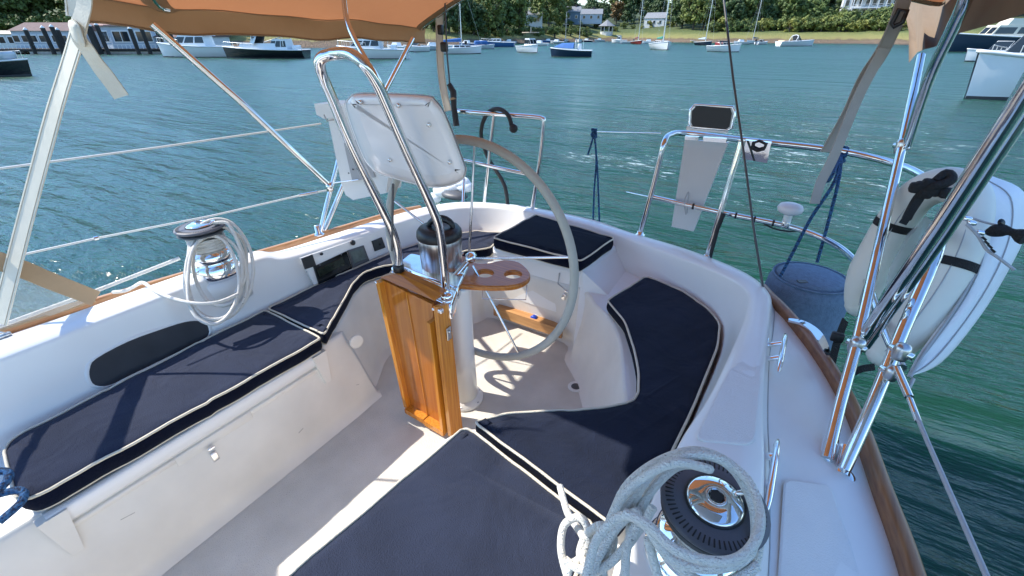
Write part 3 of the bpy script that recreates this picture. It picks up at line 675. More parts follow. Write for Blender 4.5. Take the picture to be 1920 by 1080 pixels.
for px, py, lab, hm_ in ((745, 94, 'small white boat between the sport fishing boat and the beach', hw), (812, 94, 'low grey skiff left of the white sloop', hgy), (876, 86, 'tiny blue boat close under the wooded bank', hbl), (1012, 86, 'tiny white boat just right of the lobster boat', hw), (1044, 82, 'tiny grey boat left behind the navy boat', hgy), (1216, 82, 'tiny white skiff between the red sloop and the white sloop', hw), (1389, 83, 'tiny white skiff left of the small leaning sloop', hw), (1028, 80, 'small blue covered boat between the lobster boat and navy boat', hbl), (1100, 79, 'tiny dark workboat right of the navy boat', hnv), (955, 82, 'small white boat under the wooded bank', hw), (832, 91, 'white cuddy boat behind the strap', hw), (1124, 78, 'tiny pale blue skiff on the rocky point', hgy)):
    t, tp = boat_at('small_moored_boat', lab, 'motorboat', px, py, 3.8, 1.7, .6, rr.uniform(150, 200), hm_); cabin(t, tp, -.5, .9, 1.1, .55, win=False)
t, tp = boat_at('white_pilothouse_boat', 'little white pilothouse boat below the gazebo lawn', 'motorboat', 1160, 80.5, 4.6, 2.0, .85, 150, hw); zz = cabin(t, tp, -.6, .9, 1.3, 1.0); MB().rbox((.1, 0, 2.0), (1.2, 1.1, .1), .04).build('roof', hw, t, world=False)
t, tp = boat_at('grey_tender', 'low grey tender tied beside the pilothouse boat', 'motorboat', 1174, 82, 3.4, 1.6, .5, 170, hgy); outboard(t, 3.4, .5)
t, tp = boat_at('red_sloop', 'small dark red sloop seen bow on with tall mast', 'sailboat', 1195, 83, 4.6, 2.4, .75, -80, hrd); mast(t, .3, .8, 12, .1); boomcover(t, .2, 1.5, 2, hrd)
t, tp = boat_at('white_bow_on_sloop', 'rounded white sloop seen bow on with green sail cover', 'sailboat', 1240, 93, 6.0, 2.9, 1.0, -88, hw); mast(t, .3, .9, 14, .11); boomcover(t, .2, 1.7, 3, greenc); cabin(t, tp, -1.5, 1.2, 1.7, .4)
MB().tube([(-2.4, .9, .9), (-2.4, .9, 14)], .05, 6).build('flag_halyard', greenc, t, world=False)
t, tp = boat_at('yellow_dinghy', 'tiny yellow dinghy close to the marsh', 'dinghy', 1299, 80, 1.8, 1.2, .5, 180, mat('yellow_hull', (.6, .42, .15), .5))
t, tp = boat_at('dark_sloop', 'dark hulled sloop with raked mast near the marsh edge', 'sailboat', 1320, 85, 4.8, 2.4, .75, -70, hnv); mast(t, .2, .8, 12, .09); boomcover(t, .2, 1.4, 2.4, hgy)
t, tp = boat_at('white_bow_on_motorboat', 'white motorboat seen bow on with red stripe behind the backstay', 'motorboat', 1358, 97, 4.6, 2.3, .82, -52, hw); wshield(t, .2, 1.6, .85, .5); rails(t, tp, -.2, 2.2, .35); MB().rbox((-.7, 0, 1.0), (1.2, 1.3, .4), .1).build('engine_cover', hrd, t, world=False)
t, tp = boat_at('small_white_sloop', 'small white sloop with leaning mast by the marsh', 'sailboat', 1411, 81.5, 4.4, 2.0, .7, 200, hw); mast(t, .2, .8, 12, .09); boomcover(t, .2, 1.4, 2, hnv)
t, tp = boat_at('white_outboard_skiff', 'white outboard skiff next to the small sloop', 'motorboat', 1428, 83.5, 3.6, 1.7, .6, 20, hw); wshield(t, .3, 1.1, .6, .5); outboard(t, 3.6, .6)
t, tp = boat_at('white_runabout', 'white speedboat with raked windshield and arch off the marsh', 'motorboat', 1491, 86.5, 8.2, 2.5, 1.0, 8, hw); wshield(t, .3, 2.0, 1.05, 1.0, .9); MB().tube(smooth([(-1.0, -1.1, .9), (-.6, -1.0, 1.8), (-.4, 0, 2.1), (-.6, 1.0, 1.8), (-1.0, 1.1, .9)], 5), .06, 6).build('radar_arch', hw, t, world=False); MB().rbox((-3.1, 0, .9), (1.1, 2.1, .5), .15).build('sunpad', mat('tan_cushion', (.55, .38, .25), .8), t, world=False)
# right: dark hulled classic with long pale coach roof, white tender, big white hull
t, tp = boat_at('dark_classic_yacht', 'dark hulled classic yacht with long cream coachroof behind the port canopy', 'yacht', 1868, 97, 17.0, 3.6, 2.0, 180, hnv)
cabin(t, tp, -6.5, 3.0, 3.0, 1.5, mat('cream_roof', (.66, .62, .50), .6), win=True); cabin(t, tp, -4, 1.0, 2.2, .9, mat('cream_upper', (.66, .62, .50), .6), win=False, name='upper_house', zoff=1.4)
t, tp = boat_at('white_tender', 'small white tender between the classic yacht and the large white hull', 'motorboat', 1868, 116, 5.4, 2.0, .85, 172, hw); wshield(t, .6, 1.2, .9, .7); seats(t, tp, (-.7,), hgy)
t, tp = boat_at('large_white_motor_yacht', 'large white motor yacht nosing in at the right edge', 'yacht', 1945, 184, 6.2, 2.3, 1.32, 183, hw)
wshield(t, 1.4, 1.6, 1.5, .9, .7); cabin(t, tp, -2.2, 1.2, 1.7, .95, rake=.4); hardtop(t, -2.4, .4, 1.8, 2.55, 1.5); rails(t, tp, .4, 2.1, .3)
#@@YACHT

# ------------------------------------------------------------------ the yacht: hull, deck, moulded cockpit
yt = thing('sailing_yacht', 'white sailing yacht whose moulded cockpit and side decks fill the foreground', 'sailboat')
# coaming stations: inner foot, inner crest, outer crest (starboard bow end round the stern to the port bow end)
ST = [((-1.74, -.9, .335), (-1.81, -.9, .58), (-1.93, -.9, .585)), ((-1.74, .3, .335), (-1.81, .3, .58), (-1.93, .3, .585)), ((-1.742, .72, .335), (-1.81, .72, .58), (-1.92, .72, .585)),
      ((-1.745, .93, .335), (-1.805, .90, .58), (-1.905, .92, .58)), ((-1.745, 1.02, .335), (-1.79, 1.0, .545), (-1.885, 1.02, .55)),
      ((-1.735, 1.3, .335), (-1.77, 1.3, .53), (-1.86, 1.32, .54)), ((-1.715, 1.53, .335), (-1.75, 1.56, .52), (-1.84, 1.6, .53)), ((-1.65, 1.82, .335), (-1.70, 1.88, .51), (-1.79, 1.93, .515)),
      ((-1.54, 2.02, .335), (-1.59, 2.08, .50), (-1.68, 2.14, .50)), ((-1.36, 2.14, .335), (-1.38, 2.2, .49), (-1.42, 2.28, .485)), ((-1.0, 2.17, .335), (-1.0, 2.23, .485), (-1.0, 2.31, .48)),
      ((-.72, 2.12, .335), (-.72, 2.17, .485), (-.71, 2.24, .485)), ((-.45, 2.01, .335), (-.43, 2.05, .50), (-.37, 2.13, .505)), ((-.24, 1.89, .335), (-.16, 1.89, .53), (-.10, 1.955, .535)),
      ((-.13, 1.74, .335), (-.05, 1.75, .55), (.02, 1.79, .55)), ((-.085, 1.55, .335), (-.026, 1.55, .56), (.045, 1.59, .565)), ((-.085, 1.2, .335), (-.032, 1.25, .585), (.055, 1.33, .59)),
      ((-.09, .95, .335), (-.045, 1.0, .6), (.075, 1.05, .60)), ((-.10, .7, .335), (-.07, .8, .6), (.105, .80, .6)), ((-.12, .4, .335), (-.08, .45, .6), (.125, .45, .6)), ((-.14, -.9, .335), (-.1, -.9, .6), (.14, -.9, .6))]
ibs = smooth([s_[0] for s_ in ST], 6); its = smooth([s_[1] for s_ in ST], 6); ots = smooth([s_[2] for s_ in ST], 6)
cen = Vector((-.9, .6, 0)); rings = []
for a, b_, c in zip(ibs, its, ots):
    o_ = (c - b_); o_.z = 0; o_.normalize()
    zd = c.z - .045
    rg = [a - Vector((0, 0, .02)), a + Vector((0, 0, .012)), a.lerp(b_, .10), a.lerp(b_, .5), a.lerp(b_, .955), a.lerp(b_, .99), b_ + o_ * .005 + Vector((0, 0, .003)), b_.lerp(c, .35) + Vector((0, 0, .009)), b_.lerp(c, .7) + Vector((0, 0, .008)),
          c - o_ * .007 + Vector((0, 0, .005)), c - Vector((0, 0, .004)), c + o_ * .004 - Vector((0, 0, .02)), Vector((c.x, c.y, zd)) + o_ * .022 + Vector((0, 0, -.004)), Vector((c.x, c.y, zd - .02)) + o_ * .03]
    rings.append(rg)
MB().loft(rings, False, True).build('coaming', gel, yt)
# well outline at seat height and at the sole
W = [(-1.415, -.9), (-1.41, .78), (-1.445, .90), (-1.52, 1.02), (-1.62, 1.16), (-1.65, 1.28), (-1.60, 1.42), (-1.48, 1.60), (-1.36, 1.76), (-1.25, 1.80), (-.76, 1.80), (-.62, 1.70), (-.52, 1.62), (-.42, 1.48), (-.325, 1.26), (-.285, 1.15),
     (-.36, 1.04), (-.52, .92), (-.62, .81), (-.68, .74), (-.69, .5), (-.715, -.9)]
F = [(-1.30, -.9), (-1.315, .84), (-1.36, .95), (-1.42, 1.05), (-1.50, 1.18), (-1.51, 1.28), (-1.48, 1.38), (-1.40, 1.54), (-1.31, 1.70), (-1.25, 1.795), (-.80, 1.795), (-.72, 1.66), (-.62, 1.56), (-.53, 1.44), (-.42, 1.27), (-.40, 1.20),
     (-.45, 1.11), (-.58, 1.0), (-.70, .88), (-.755, .76), (-.76, .5), (-.78, -.9)]
Wd = []; Fd = []
for (P, Q) in ((W, Wd), (F, Fd)):
    Q += [p.to_2d() for p in smooth([Vector((a, b_, 0)) for a, b_ in P], 4)]
Wi = offset(Wd + [], 0)
def inw(P, d):
    out = []
    for i, p in enumerate(P):
        a = P[max(i - 1, 0)]; c = P[min(i + 1, len(P) - 1)]; t_ = (c - a).normalized(); out.append(p + Vector((t_.y, -t_.x)) * d)
    return out
up = Wd; w1_ = inw(Wd, .012)
mid1 = [a.lerp(b_, .06) for a, b_ in zip(w1_, Fd)]; mid2 = [a.lerp(b_, .90) for a, b_ in zip(w1_, Fd)]
rg = [Z3(up, .335), Z3(inw(Wd, .007), .332), Z3(w1_, .322), Z3(mid1, .30), Z3([a.lerp(b_, .45) for a, b_ in zip(w1_, Fd)], .18), Z3([a.lerp(b_, .82) for a, b_ in zip(w1_, Fd)], .045), Z3([a.lerp(b_, .93) for a, b_ in zip(w1_, Fd)], .014), Z3(inw(Fd, .02), .001)]
rg = [[r[i] for r in rg] for i in range(len(up))]
MB().loft(rg, False, True).build('well_wall', gelw, yt)
# sole
fl = [Vector((p.x, p.y, 0)) for p in inw(Fd, .004)]; tri = tessellate_polygon([fl]); MB().add(fl, [tuple(t_) for t_ in tri]).build('cockpit_sole', sole_m, yt)
fl = [Vector((p.x, p.y, .004)) for p in offset(inw(Fd, .05), 0)]; 
# seat tops
outer = [Vector((p.x, p.y, .335)) for p in ibs]; inner = [Vector((p.x, p.y, .335)) for p in Wd]
poly = outer + inner[::-1]
tri = tessellate_polygon([poly]); MB().add(poly, [tuple(t_) for t_ in tri]).build('seat_top', gel, yt)
# moulded lip of the starboard locker lid, with drain channels and finger notch
Mx = Matrix.Rotation(R(0), 3, 'Z')
def seatface(y, z, out=0):           # point on the starboard seat front
    f = (.31 - z) / .31; return Vector((-1.403 + (.075 if z < .31 else 0) * f + out, y, z))
P = [(-1.418, -.03, .333), (-1.380, -.03, .333), (-1.378, -.03, .285), (-1.40, -.03, .272)]
lid = MB(); ring = [[Vector((x, y, z)) for x, z in ((-1.416, .334), (-1.384, .334), (-1.378, .328), (-1.3765, .290), (-1.385, .282), (-1.402, .284))] for y in (-.02, .80)]
lid.loft(ring, True, True, True, True); lid.build('locker_lid_lip', gel, yt)
lb = MB()
for y0, y1, z0, z1 in ((-.0, .26, .258, .276), (.26, .50, .236, .276), (.50, .78, .258, .276)):
    lb.rbox((-1.386, (y0 + y1) / 2, (z0 + z1) / 2), (.022, y1 - y0 + .004, z1 - z0), .005)
lb.build('lid_return', gelw, yt)
for yy in (-.01, .79):
    MB().add([(-1.418, yy - .03, .33), (-1.372, yy - .03, .33), (-1.372, yy + .03, .33), (-1.418, yy + .03, .33), (-1.395, yy - .012, .20), (-1.355, yy - .012, .20), (-1.355, yy + .012, .20), (-1.395, yy + .012, .20)],
             [(0, 1, 2, 3), (7, 6, 5, 4), (0, 4, 5, 1), (1, 5, 6, 2), (2, 6, 7, 3), (3, 7, 4, 0)]).build('drain_channel', gelw, yt)
# helm seat locker with shelf opening
HB = MB(); y0 = 1.80
for (x0_, x1_, z0_, z1_) in ((-1.255, -.745, .155, .425), (-1.255, -1.225, .0, .155), (-.80, -.745, .0, .155)):
    HB.box(((x0_ + x1_) / 2, y0 + .015, (z0_ + z1_) / 2), (x1_ - x0_, .03, z1_ - z0_))
HB.build('helm_seat_front', gel, yt)
hb = MB(); hp = fillet([(-1.262, 1.79), (-.738, 1.79), (-.70, 2.15), (-1.0, 2.22), (-1.25, 2.22)], [.03, .05, .03, .03, .03], 5)
hb.loft([Z3(hp, .40), Z3(hp, .425), Z3(offset(hp, .010), .433)], True, True, capb=True); hb.build('helm_seat_top', gel, yt)
MB().add([(-.745, 1.80, 0), (-.745, 1.80, .425), (-.72, 2.15, .425), (-.62, 2.12, .33), (-.60, 1.80, .33), (-.66, 1.72, .12), (-.72, 1.7, 0)], [(0, 1, 4, 5, 6), (1, 2, 3, 4)]).build('helm_seat_side', gel, yt)
MB().box((-1.245, 2.0, .21), (.02, .40, .42)).build('helm_seat_side', gel, yt)
MB().box((-1.0, 2.05, .09), (.5, .02, .18)).build('locker_back', blackp, yt)
t_ = MB().box((-1.02, 1.83, .085), (.40, .13, .014)).box((-1.02, 1.762, .066), (.42, .016, .055)).build('teak_shelf', teakraw, yt)
hd = MB().rbox((-.93, 1.786, .37), (.16, .012, .055), .004); 
# drawer recess and latch on the helm seat
rc = MB(); rc.tube([(-.86, 1.795, .385), (-.865, 1.793, .325), (-.76, 1.793, .275), (-.755, 1.793, .30)], .003, 5); rc.build('lid_seam', greyl, yt)
# boss of the cockpit drains
for (x, y) in ((-.605, 1.5), (-1.284, 1.576)):
    d_ = MB().lathe([(.036, .0), (.036, .004), (.030, .006), (.024, .004)], (x, y, .0), 24).build('cockpit_drain', whitep, yt); MB().lathe([(.023, .0), (.021, .0045)], (x, y, .0), 20).build('drain_grate', greyp, d_)
# deck between coaming and toe rail
TO = [(-2.22, -.9), (-2.16, .157), (-2.12, .41), (-2.07, .69), (-1.98, 1.13), (-1.957, 1.29), (-1.90, 1.6), (-1.83, 1.95), (-1.73, 2.18), (-1.46, 2.33), (-1.0, 2.355), (-.71, 2.285), (-.36, 2.175), (-.07, 2.0), (.044, 1.80), (.195, 1.52), (.287, 1.265), (.34, 1.0), (.377, .8), (.425, .4), (.50, -.9)]
tos = smooth([Vector((a, b_, .50)) for a, b_ in TO], 6)
for p in tos: p.z = .50 if (p.y < 1.75) else .50 - .03 * min(1, (p.y - 1.75) / .3)
dk = MB(); rg = []
for i, (c, t_) in enumerate(zip(rings, tos)):
    a = c[-2]; rg.append([Vector((a.x, a.y, a.z - .001)), Vector((a.x, a.y, a.z + .002)).lerp(t_, .5) + Vector((0, 0, .004)), t_])
dk.loft(rg, False, True).build('side_deck', gel, yt)
# hull sides
MB().loft([[t_, t_ + (t_ - cen).normalized() * .03 - Vector((0, 0, .06)), t_ + Vector(((t_.x - cen.x) * .03, .02, -.35)), Vector((cen.x + (t_.x - cen.x) * .9, t_.y - .06, -.75)), Vector((cen.x + (t_.x - cen.x) * .7, t_.y - .3, -1.1))] for t_ in tos], False, True).build('topsides', hw, yt)
# hull forward of the camera so the boat goes on behind it
MB().box((-.86, -2.6, -.1), (2.6, 3.3, 1.19)).build('coachroof', gel, yt)
sl = MB().tube([Vector((c[-2].x, c[-2].y, c[-2].z + .0015)) for c in rings], .0016, 5); sl.build('sealant_line', greyl, yt)
sc_m = mat('scuff_grey', (.30, .28, .26), .8); sm_ = MB(); rs_ = random.Random(9)
for (x, y) in ((500, 925), (520, 915), (548, 905), (226, 975), (1180, 690), (1165, 712), (540, 990), (620, 860), (668, 722), (560, 812), (470, 1010)):
    p = ax(x, y, -1.336) if x < 700 else az(x, y, .12); q = Vector((0, rs_.uniform(.008, .035), rs_.uniform(-.008, .008))); sm_.tube([p, p + q * .5 + Vector((.001, 0, .001)), p + q], .0007, 4)
tag(sm_.build('scuff_marks', sc_m, yt), kind='stuff')
# toe rails: one teak; the starboard colour is a lighter copy with sunlight put in
def toerail(idx, m, h=.038, w=.036):
    pts = [tos[i] for i in idx]; r_ = []
    for i, p in enumerate(pts):
        a = pts[max(i - 1, 0)]; c = pts[min(i + 1, len(pts) - 1)]; t_ = (c - a).normalized(); nn = Vector((-t_.y, t_.x, 0)); 
        r_.append([p - nn * w / 2 + Vector((0, 0, .0)), p - nn * w * .42 + Vector((0, 0, h * .85)), p - nn * w * .25 + Vector((0, 0, h)), p + nn * w * .25 + Vector((0, 0, h)), p + nn * w * .42 + Vector((0, 0, h * .85)), p + nn * w / 2 - Vector((0, 0, .03)), p + nn * w * .3 - Vector((0, 0, .03))])
    return MB().loft(r_, True, True, True, True)
n6 = 6
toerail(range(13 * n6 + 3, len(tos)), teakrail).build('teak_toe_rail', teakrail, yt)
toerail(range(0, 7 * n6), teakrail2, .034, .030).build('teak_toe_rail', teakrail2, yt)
# stern chock in chrome at the end of the port rail
ch = MB(); pts = [az(1478, 600, .54), az(1505, 606, .543), az(1528, 622, .543), az(1543, 645, .543), az(1552, 668, .538)]
ch.ribbon(smooth(pts, 5), [.012 + .020 * math.sin(PI * k / 20) for k in range(21)], Vector((0, 0, 1)), .008); ch.build('stern_chock', chrome, yt)
# nonskid panels on the port coaming and deck
def panel(px, z, rad, m, name, th=.004, zf=None):
    P = fillet([az(x, y, z).to_2d() for x, y in px], rad, 5); 
    zz = (lambda p: z) if z < .57 else (lambda p: min(its, key=lambda q: abs(q.y - p.y) + (9 if q.x < -.6 else 0)).z + .0095)
    zz = zf or zz
    G = lambda Q, dz: [Vector((p.x, p.y, zz(p) + dz)) for p in Q]
    P = dense(P, .03)
    o_ = MB().loft([G(P, -.002), G(P, .0015), G(offset(P, .004), .003)], True, False)
    Q = G(offset(P, .004), .003); tri = tessellate_polygon([Q]); o_.add(Q, [tuple(a) for a in tri]); return o_.build(name, m, yt, merge=True)
panel([(1368, 690), (1434, 640), (1414, 838), (1300, 828)], .606, .03, nonskid, 'nonskid_panel')
deckm = mat('nonskid_side_deck', (.78, .78, .77), .7, noise=.10, nscale=6, bump=.2, bscale=320, detail=8)
panel([(1464, 912), (1556, 912), (1640, 1130), (1450, 1130)], .53, .02, deckm, 'nonskid_panel', zf=lambda p: .5535 - .054 * min(1, max(0, (p.x - .13) / .23)) + .004)
# deck cleats (coaming side), fill cap
def cleat(a, lab):
    t_ = thing('deck_cleat', lab, 'cleat', a, group='deck cleats along the port coaming')
    mb = MB(); mb.tube(smooth([(0, -.062, .0), (0, -.04, .006), (0, 0, .008), (0, .04, .006), (0, .062, .0)], 4), [.003, .0045, .0055, .0062, .0065] + [.0068] * 6 + [.0068, .0065, .0062, .0055, .0045, .003], 8).build('horn_bar', chrome, t_, world=False)
    for s_ in (-1, 1):
        MB().tube([(-.035, s_ * .024, -.012), (0, s_ * .024, .006)], .006, 8).build('leg', chrome, t_, world=False)
        MB().rbox((-.037, s_ * .024, -.013), (.006, .026, .022), .002).build('foot', chrome, t_, world=False)
    t_.scale = (1.15, 1.75, 1.3)
    return t_
cleat(az(1466, 660, .575), 'chrome cleat at the aft end of the port coaming')
cleat(az(1448, 886, .575), 'chrome cleat beside the winch on the port coaming')
c = az(1522, 748, .505)
t_ = thing('deck_fairlead', 'small steel fairlead plate on the port side deck', 'deck fitting', c)
MB().rbox((0, 0, .002), (.014, .034, .005), .002).build('plate', steelb, t_, world=False); MB().tube([(-.003, -.008, .004), (0, 0, .012), (.003, .008, .004)], .003, 6).build('eye', steelb, t_, world=False)
# cubby in the starboard coaming: flat dark stadium, the recess shade painted as colour
def coamp(px, py, out=0):   # on the starboard coaming inner face
    nrm = Vector((.245, 0, .07)).normalized(); return aplane(px, py, Vector((-1.76, .3, .40)) + nrm * out, nrm)
cub = [coamp(*q) for q in ((168, 690), (180, 672), (240, 640), (300, 618), (345, 604), (372, 602), (388, 610), (390, 628), (372, 640), (300, 676), (240, 705), (205, 722), (178, 722), (168, 708))]
cub = smooth(cub, 3, True); nr = Vector((.245, 0, .07)).normalized(); cc = sum(cub, Vector()) / len(cub)
MB().loft([[p + (p - cc).normalized() * .012 + nr * .001 for p in cub], [p + (p - cc).normalized() * .006 + nr * .006 for p in cub], [p + nr * .004 for p in cub]], True, True).build('cubby_rim', gel, yt)
MB().add([p + nr * .0035 for p in cub], [tuple(range(len(cub)))]).build('cubby_shade', mat('cubby_shadow_grey', (.035, .037, .045), .6, noise=.4, nscale=9), yt)
# instrument niche in the starboard coaming
nr2 = Vector((.2, 0, .045)).normalized()
def face2(px, py, out=0): return aplane(px, py, Vector((-1.745, 1.2, .42)) + nr2 * (out + .008), nr2)
def plate(px, m, name, out=.004, th=.006, parent=yt, bev=.004):
    P = [face2(x, y, out) for x, y in px]; c_ = sum(P, Vector()) / len(P)
    return MB().loft([[p - nr2 * th for p in P], P, [p + (c_ - p).normalized() * bev + nr2 * .001 for p in P]], True, False, capb=True).build(name, m, parent)
ip = thing('switch_console', 'white switch panel with dark displays in the starboard coaming', 'instrument panel')
plate([(563, 484), (722, 430), (738, 468), (590, 534)], gel, 'panel_face', .0, .01, ip)
s_ = plate([(588, 500), (650, 471), (661, 505), (598, 533)], glassd, 'display', .006, .006, ip); plate([(594, 505), (643, 482), (648, 496), (600, 519)], mat('dark_display', (.02, .03, .02), .1, noise=.5, nscale=60), 'screen', .009, .002, s_)
s_ = plate([(652, 470), (682, 460), (693, 489), (662, 502)], greyp, 'gauge', .008, .008, ip); plate([(657, 472), (680, 465), (687, 485), (664, 494)], lcd, 'gauge_face', .011, .002, s_)
plate([(566, 485), (586, 477), (593, 498), (573, 505)], blackp, 'switch', .008, .008, ip); plate([(698, 452), (716, 445), (723, 464), (704, 471)], blackp, 'switch', .008, .008, ip)
for q, r_ in (((661, 455), .013), ((602, 476), .007), ((711, 457), .007), ((770, 432), .010)):
    c = face2(*q, .004); k_ = MB().lathe([(r_, 0), (r_, .006), (r_ * .8, .009), (.001, .009)], c, 20, nr2).build('knob', blackp, ip)
plate([(744, 428), (790, 411), (798, 430), (752, 448)], glassd, 'socket_plate', .006, .006, ip)
for q in ((600, 497), (640, 478), (575, 510)): MB().lathe([(.003, 0), (.001, .002)], face2(*q, .01), 8, nr2).build('screw', steel, ip)
# hatch latches
def latch(c, nrm, updir, lab, s=1.0):
    t_ = thing('locker_latch', lab, 'latch', c, group='chrome locker latches'); nrm = Vector(nrm).normalized(); u = Vector(updir); u = (u - nrm * u.dot(nrm)).normalized(); w = u.cross(nrm); M = Matrix((w, u, nrm)).transposed()
    MB().rbox(M @ Vector((0, 0, .003)), (.018 * s, .034 * s, .004), .0015, M).build('hasp_plate', steel, t_, world=False)
    MB().tube([M @ Vector((-.007 * s, .012, .006)), M @ Vector((0, .016 * s, .012)), M @ Vector((.007 * s, .012, .006))], .0035, 6).build('lever', chrome, t_, world=False)
    MB().rbox(M @ Vector((0, .036 * s, .012)), (.022 * s, .010, .012), .003, M).build('keeper', chrome, t_, world=False); return t_
latch(ax(402, 855, -1.365), (1, 0, .25), (0, 0, 1), 'chrome toggle latch under the starboard cushion')
latch(ay(1058, 556, 1.79), (0, -1, .1), (.3, 0, 1), 'chrome toggle latch on the helm seat locker', 1.1)
t_ = thing('drink_bottle', 'bottle with round blue cap lying on the teak shelf', 'bottle')
MB().lathe([(.020, -.0), (.020, .02), (.016, .024)], ay(1003, 596, 1.79), 16, (0, -1, .1)).build('cap', mat('blue_cap', (.01, .05, .42), .35), t_)
MB().lathe([(.018, 0), (.030, .03), (.030, .16), (.02, .17)], ay(1003, 596, 1.80), 16, (.2, 1, 0)).build('body', whitep, t_)
# access plates and scuffs on the well wall
t_ = MB().lathe([(.03, 0), (.03, .004), (.024, .006), (.001, .006)], ax(668, 640, -1.375), 20, (1, -.3, .1)).build('inspection_plate', gelw, yt)

# ------------------------------------------------------------------ cushions
def cushion(name, lab, out2, z0, z1, m, rad=.03, group=None, pleat=True, extra=None):
    P = dense(fillet(out2, rad, 6), .03); t_ = thing(name, lab, 'cushion', (0, 0, 0), 0, group)
    rd = random.Random(len(lab)); cz = [0] * len(P)
    wv = [.0015 * math.sin(i * .9) + rd.uniform(-.0010, .0010) for i in range(len(P))]
    def rg_(ins, z): Q = offset(P, ins); return [Vector((q.x, q.y, z + wv[i])) for i, q in enumerate(Q)]
    Hh = z1 - z0
    mb = MB(); mb.loft([rg_(.012, z0), rg_(.004, z0 + .006), rg_(-.002, z0 + Hh * .3), rg_(-.004, z0 + Hh * .5), rg_(-.002, z0 + Hh * .75), rg_(.003, z1 - .004)], True, True)
    mb.build('side_band', navy, t_)
    # top: inset rings with slight crown then a filled centre
    Q0 = rg_(.003, z1 - .004); Q1 = rg_(.012, z1 + .0015); Q2 = rg_(.03, z1 + .004)
    tb = MB(); tb.loft([Q0, Q1, Q2], True, True); tri = tessellate_polygon([Q2]); tb.add(Q2, [tuple(a) for a in tri], True); tb.build('top_cover', m, t_, merge=True)
    MB().tube(rg_(.000, z1 - .002), .0042, 6, closed=True).build('piping', piping_m, t_)
    MB().tube(rg_(.008, z0 + .003), .0036, 6, closed=True).build('piping', piping_m, t_)
    return t_
CZ0, CZ1 = .342, .402
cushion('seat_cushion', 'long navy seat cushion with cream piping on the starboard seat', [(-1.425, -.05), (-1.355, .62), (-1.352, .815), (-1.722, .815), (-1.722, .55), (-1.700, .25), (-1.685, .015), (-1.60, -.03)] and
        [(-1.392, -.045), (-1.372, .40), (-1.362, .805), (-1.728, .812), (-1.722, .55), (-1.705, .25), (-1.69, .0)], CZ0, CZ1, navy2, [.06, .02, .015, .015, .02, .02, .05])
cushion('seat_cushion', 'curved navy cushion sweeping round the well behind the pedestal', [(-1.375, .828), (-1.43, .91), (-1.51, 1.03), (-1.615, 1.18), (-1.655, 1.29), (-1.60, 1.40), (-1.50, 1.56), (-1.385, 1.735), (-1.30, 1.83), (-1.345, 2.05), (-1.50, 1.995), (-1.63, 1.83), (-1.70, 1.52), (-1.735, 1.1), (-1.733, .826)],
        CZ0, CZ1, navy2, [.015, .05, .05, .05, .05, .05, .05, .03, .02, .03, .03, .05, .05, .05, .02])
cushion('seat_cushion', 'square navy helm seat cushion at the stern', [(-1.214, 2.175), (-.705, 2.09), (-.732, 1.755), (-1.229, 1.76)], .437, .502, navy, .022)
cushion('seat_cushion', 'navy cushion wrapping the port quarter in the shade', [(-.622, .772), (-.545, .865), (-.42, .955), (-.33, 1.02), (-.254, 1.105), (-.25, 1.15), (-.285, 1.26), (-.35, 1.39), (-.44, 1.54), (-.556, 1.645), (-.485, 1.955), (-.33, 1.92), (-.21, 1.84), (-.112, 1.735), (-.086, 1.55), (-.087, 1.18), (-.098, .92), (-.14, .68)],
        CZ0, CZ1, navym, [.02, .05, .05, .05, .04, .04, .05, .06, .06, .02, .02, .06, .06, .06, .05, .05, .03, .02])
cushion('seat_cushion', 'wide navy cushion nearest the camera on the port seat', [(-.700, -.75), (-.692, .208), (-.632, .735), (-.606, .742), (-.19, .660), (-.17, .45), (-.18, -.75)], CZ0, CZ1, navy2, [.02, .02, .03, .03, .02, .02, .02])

# ------------------------------------------------------------------ pedestal, guard, compass, cup holder, pods
pd = thing('steering_pedestal', 'white steering pedestal with chrome top plate and tubular steel guard hoop', 'steering pedestal')
MB().lathe([(.085, .0), (.085, .012), (.065, .02), (.062, .03)], (-.99, 1.17, 0), 32).build('base_flange', gel, pd)
MB().lathe([(.062, .02), (.055, .3), (.056, .56), (.062, .575)], (-.99, 1.17, 0), 32).build('column', gel, pd)
for k in range(6):
    a = k * PI / 3; MB().lathe([(.006, 0), (.005, .004)], (-.99 + .074 * math.cos(a), 1.17 + .074 * math.sin(a), .012), 8).build('bolt', steel, pd)
zt = .60
pl = fillet([az(742, 492, zt).to_2d(), az(858, 543, zt).to_2d(), az(846, 574, zt).to_2d(), az(722, 520, zt).to_2d()], .015, 4)
MB().loft([Z3(pl, zt - .055), Z3(pl, zt - .004), Z3(offset(pl, .005), zt)], True, True, capa=True, capb=True).build('top_plate', chrome, pd)
pl2 = fillet([az(770, 478, zt).to_2d(), az(880, 500, zt).to_2d(), az(858, 545, zt).to_2d(), az(742, 500, zt).to_2d()], .02, 4)
MB().loft([Z3(pl2, .56), Z3(pl2, zt + .006), Z3(offset(pl2, .006), zt + .010)], True, True, capb=True).build('compass_base', steel, pd)
for q in ((757, 527), (826, 583)):
    c = az(*q, zt - .004); MB().rbox(c, (.018, .016, .016), .004).build('clamp_nut', chrome, pd)
for q in ((745, 507), (838, 557)):
    c = az(*q, zt + .004); MB().lathe([(.022, -.01), (.022, .012), (.016, .016)], c, 20).build('clamp_collar', chrome, pd)
gp = []
LX, RX = -1.122, -.955
left = [ax(748, 508, LX), ax(746, 470, LX), ax(735, 432, LX), ax(718, 395, LX), ax(660, 275, LX), ax(625, 190, LX), ax(606, 145, LX), ax(599, 120, LX + .01)]
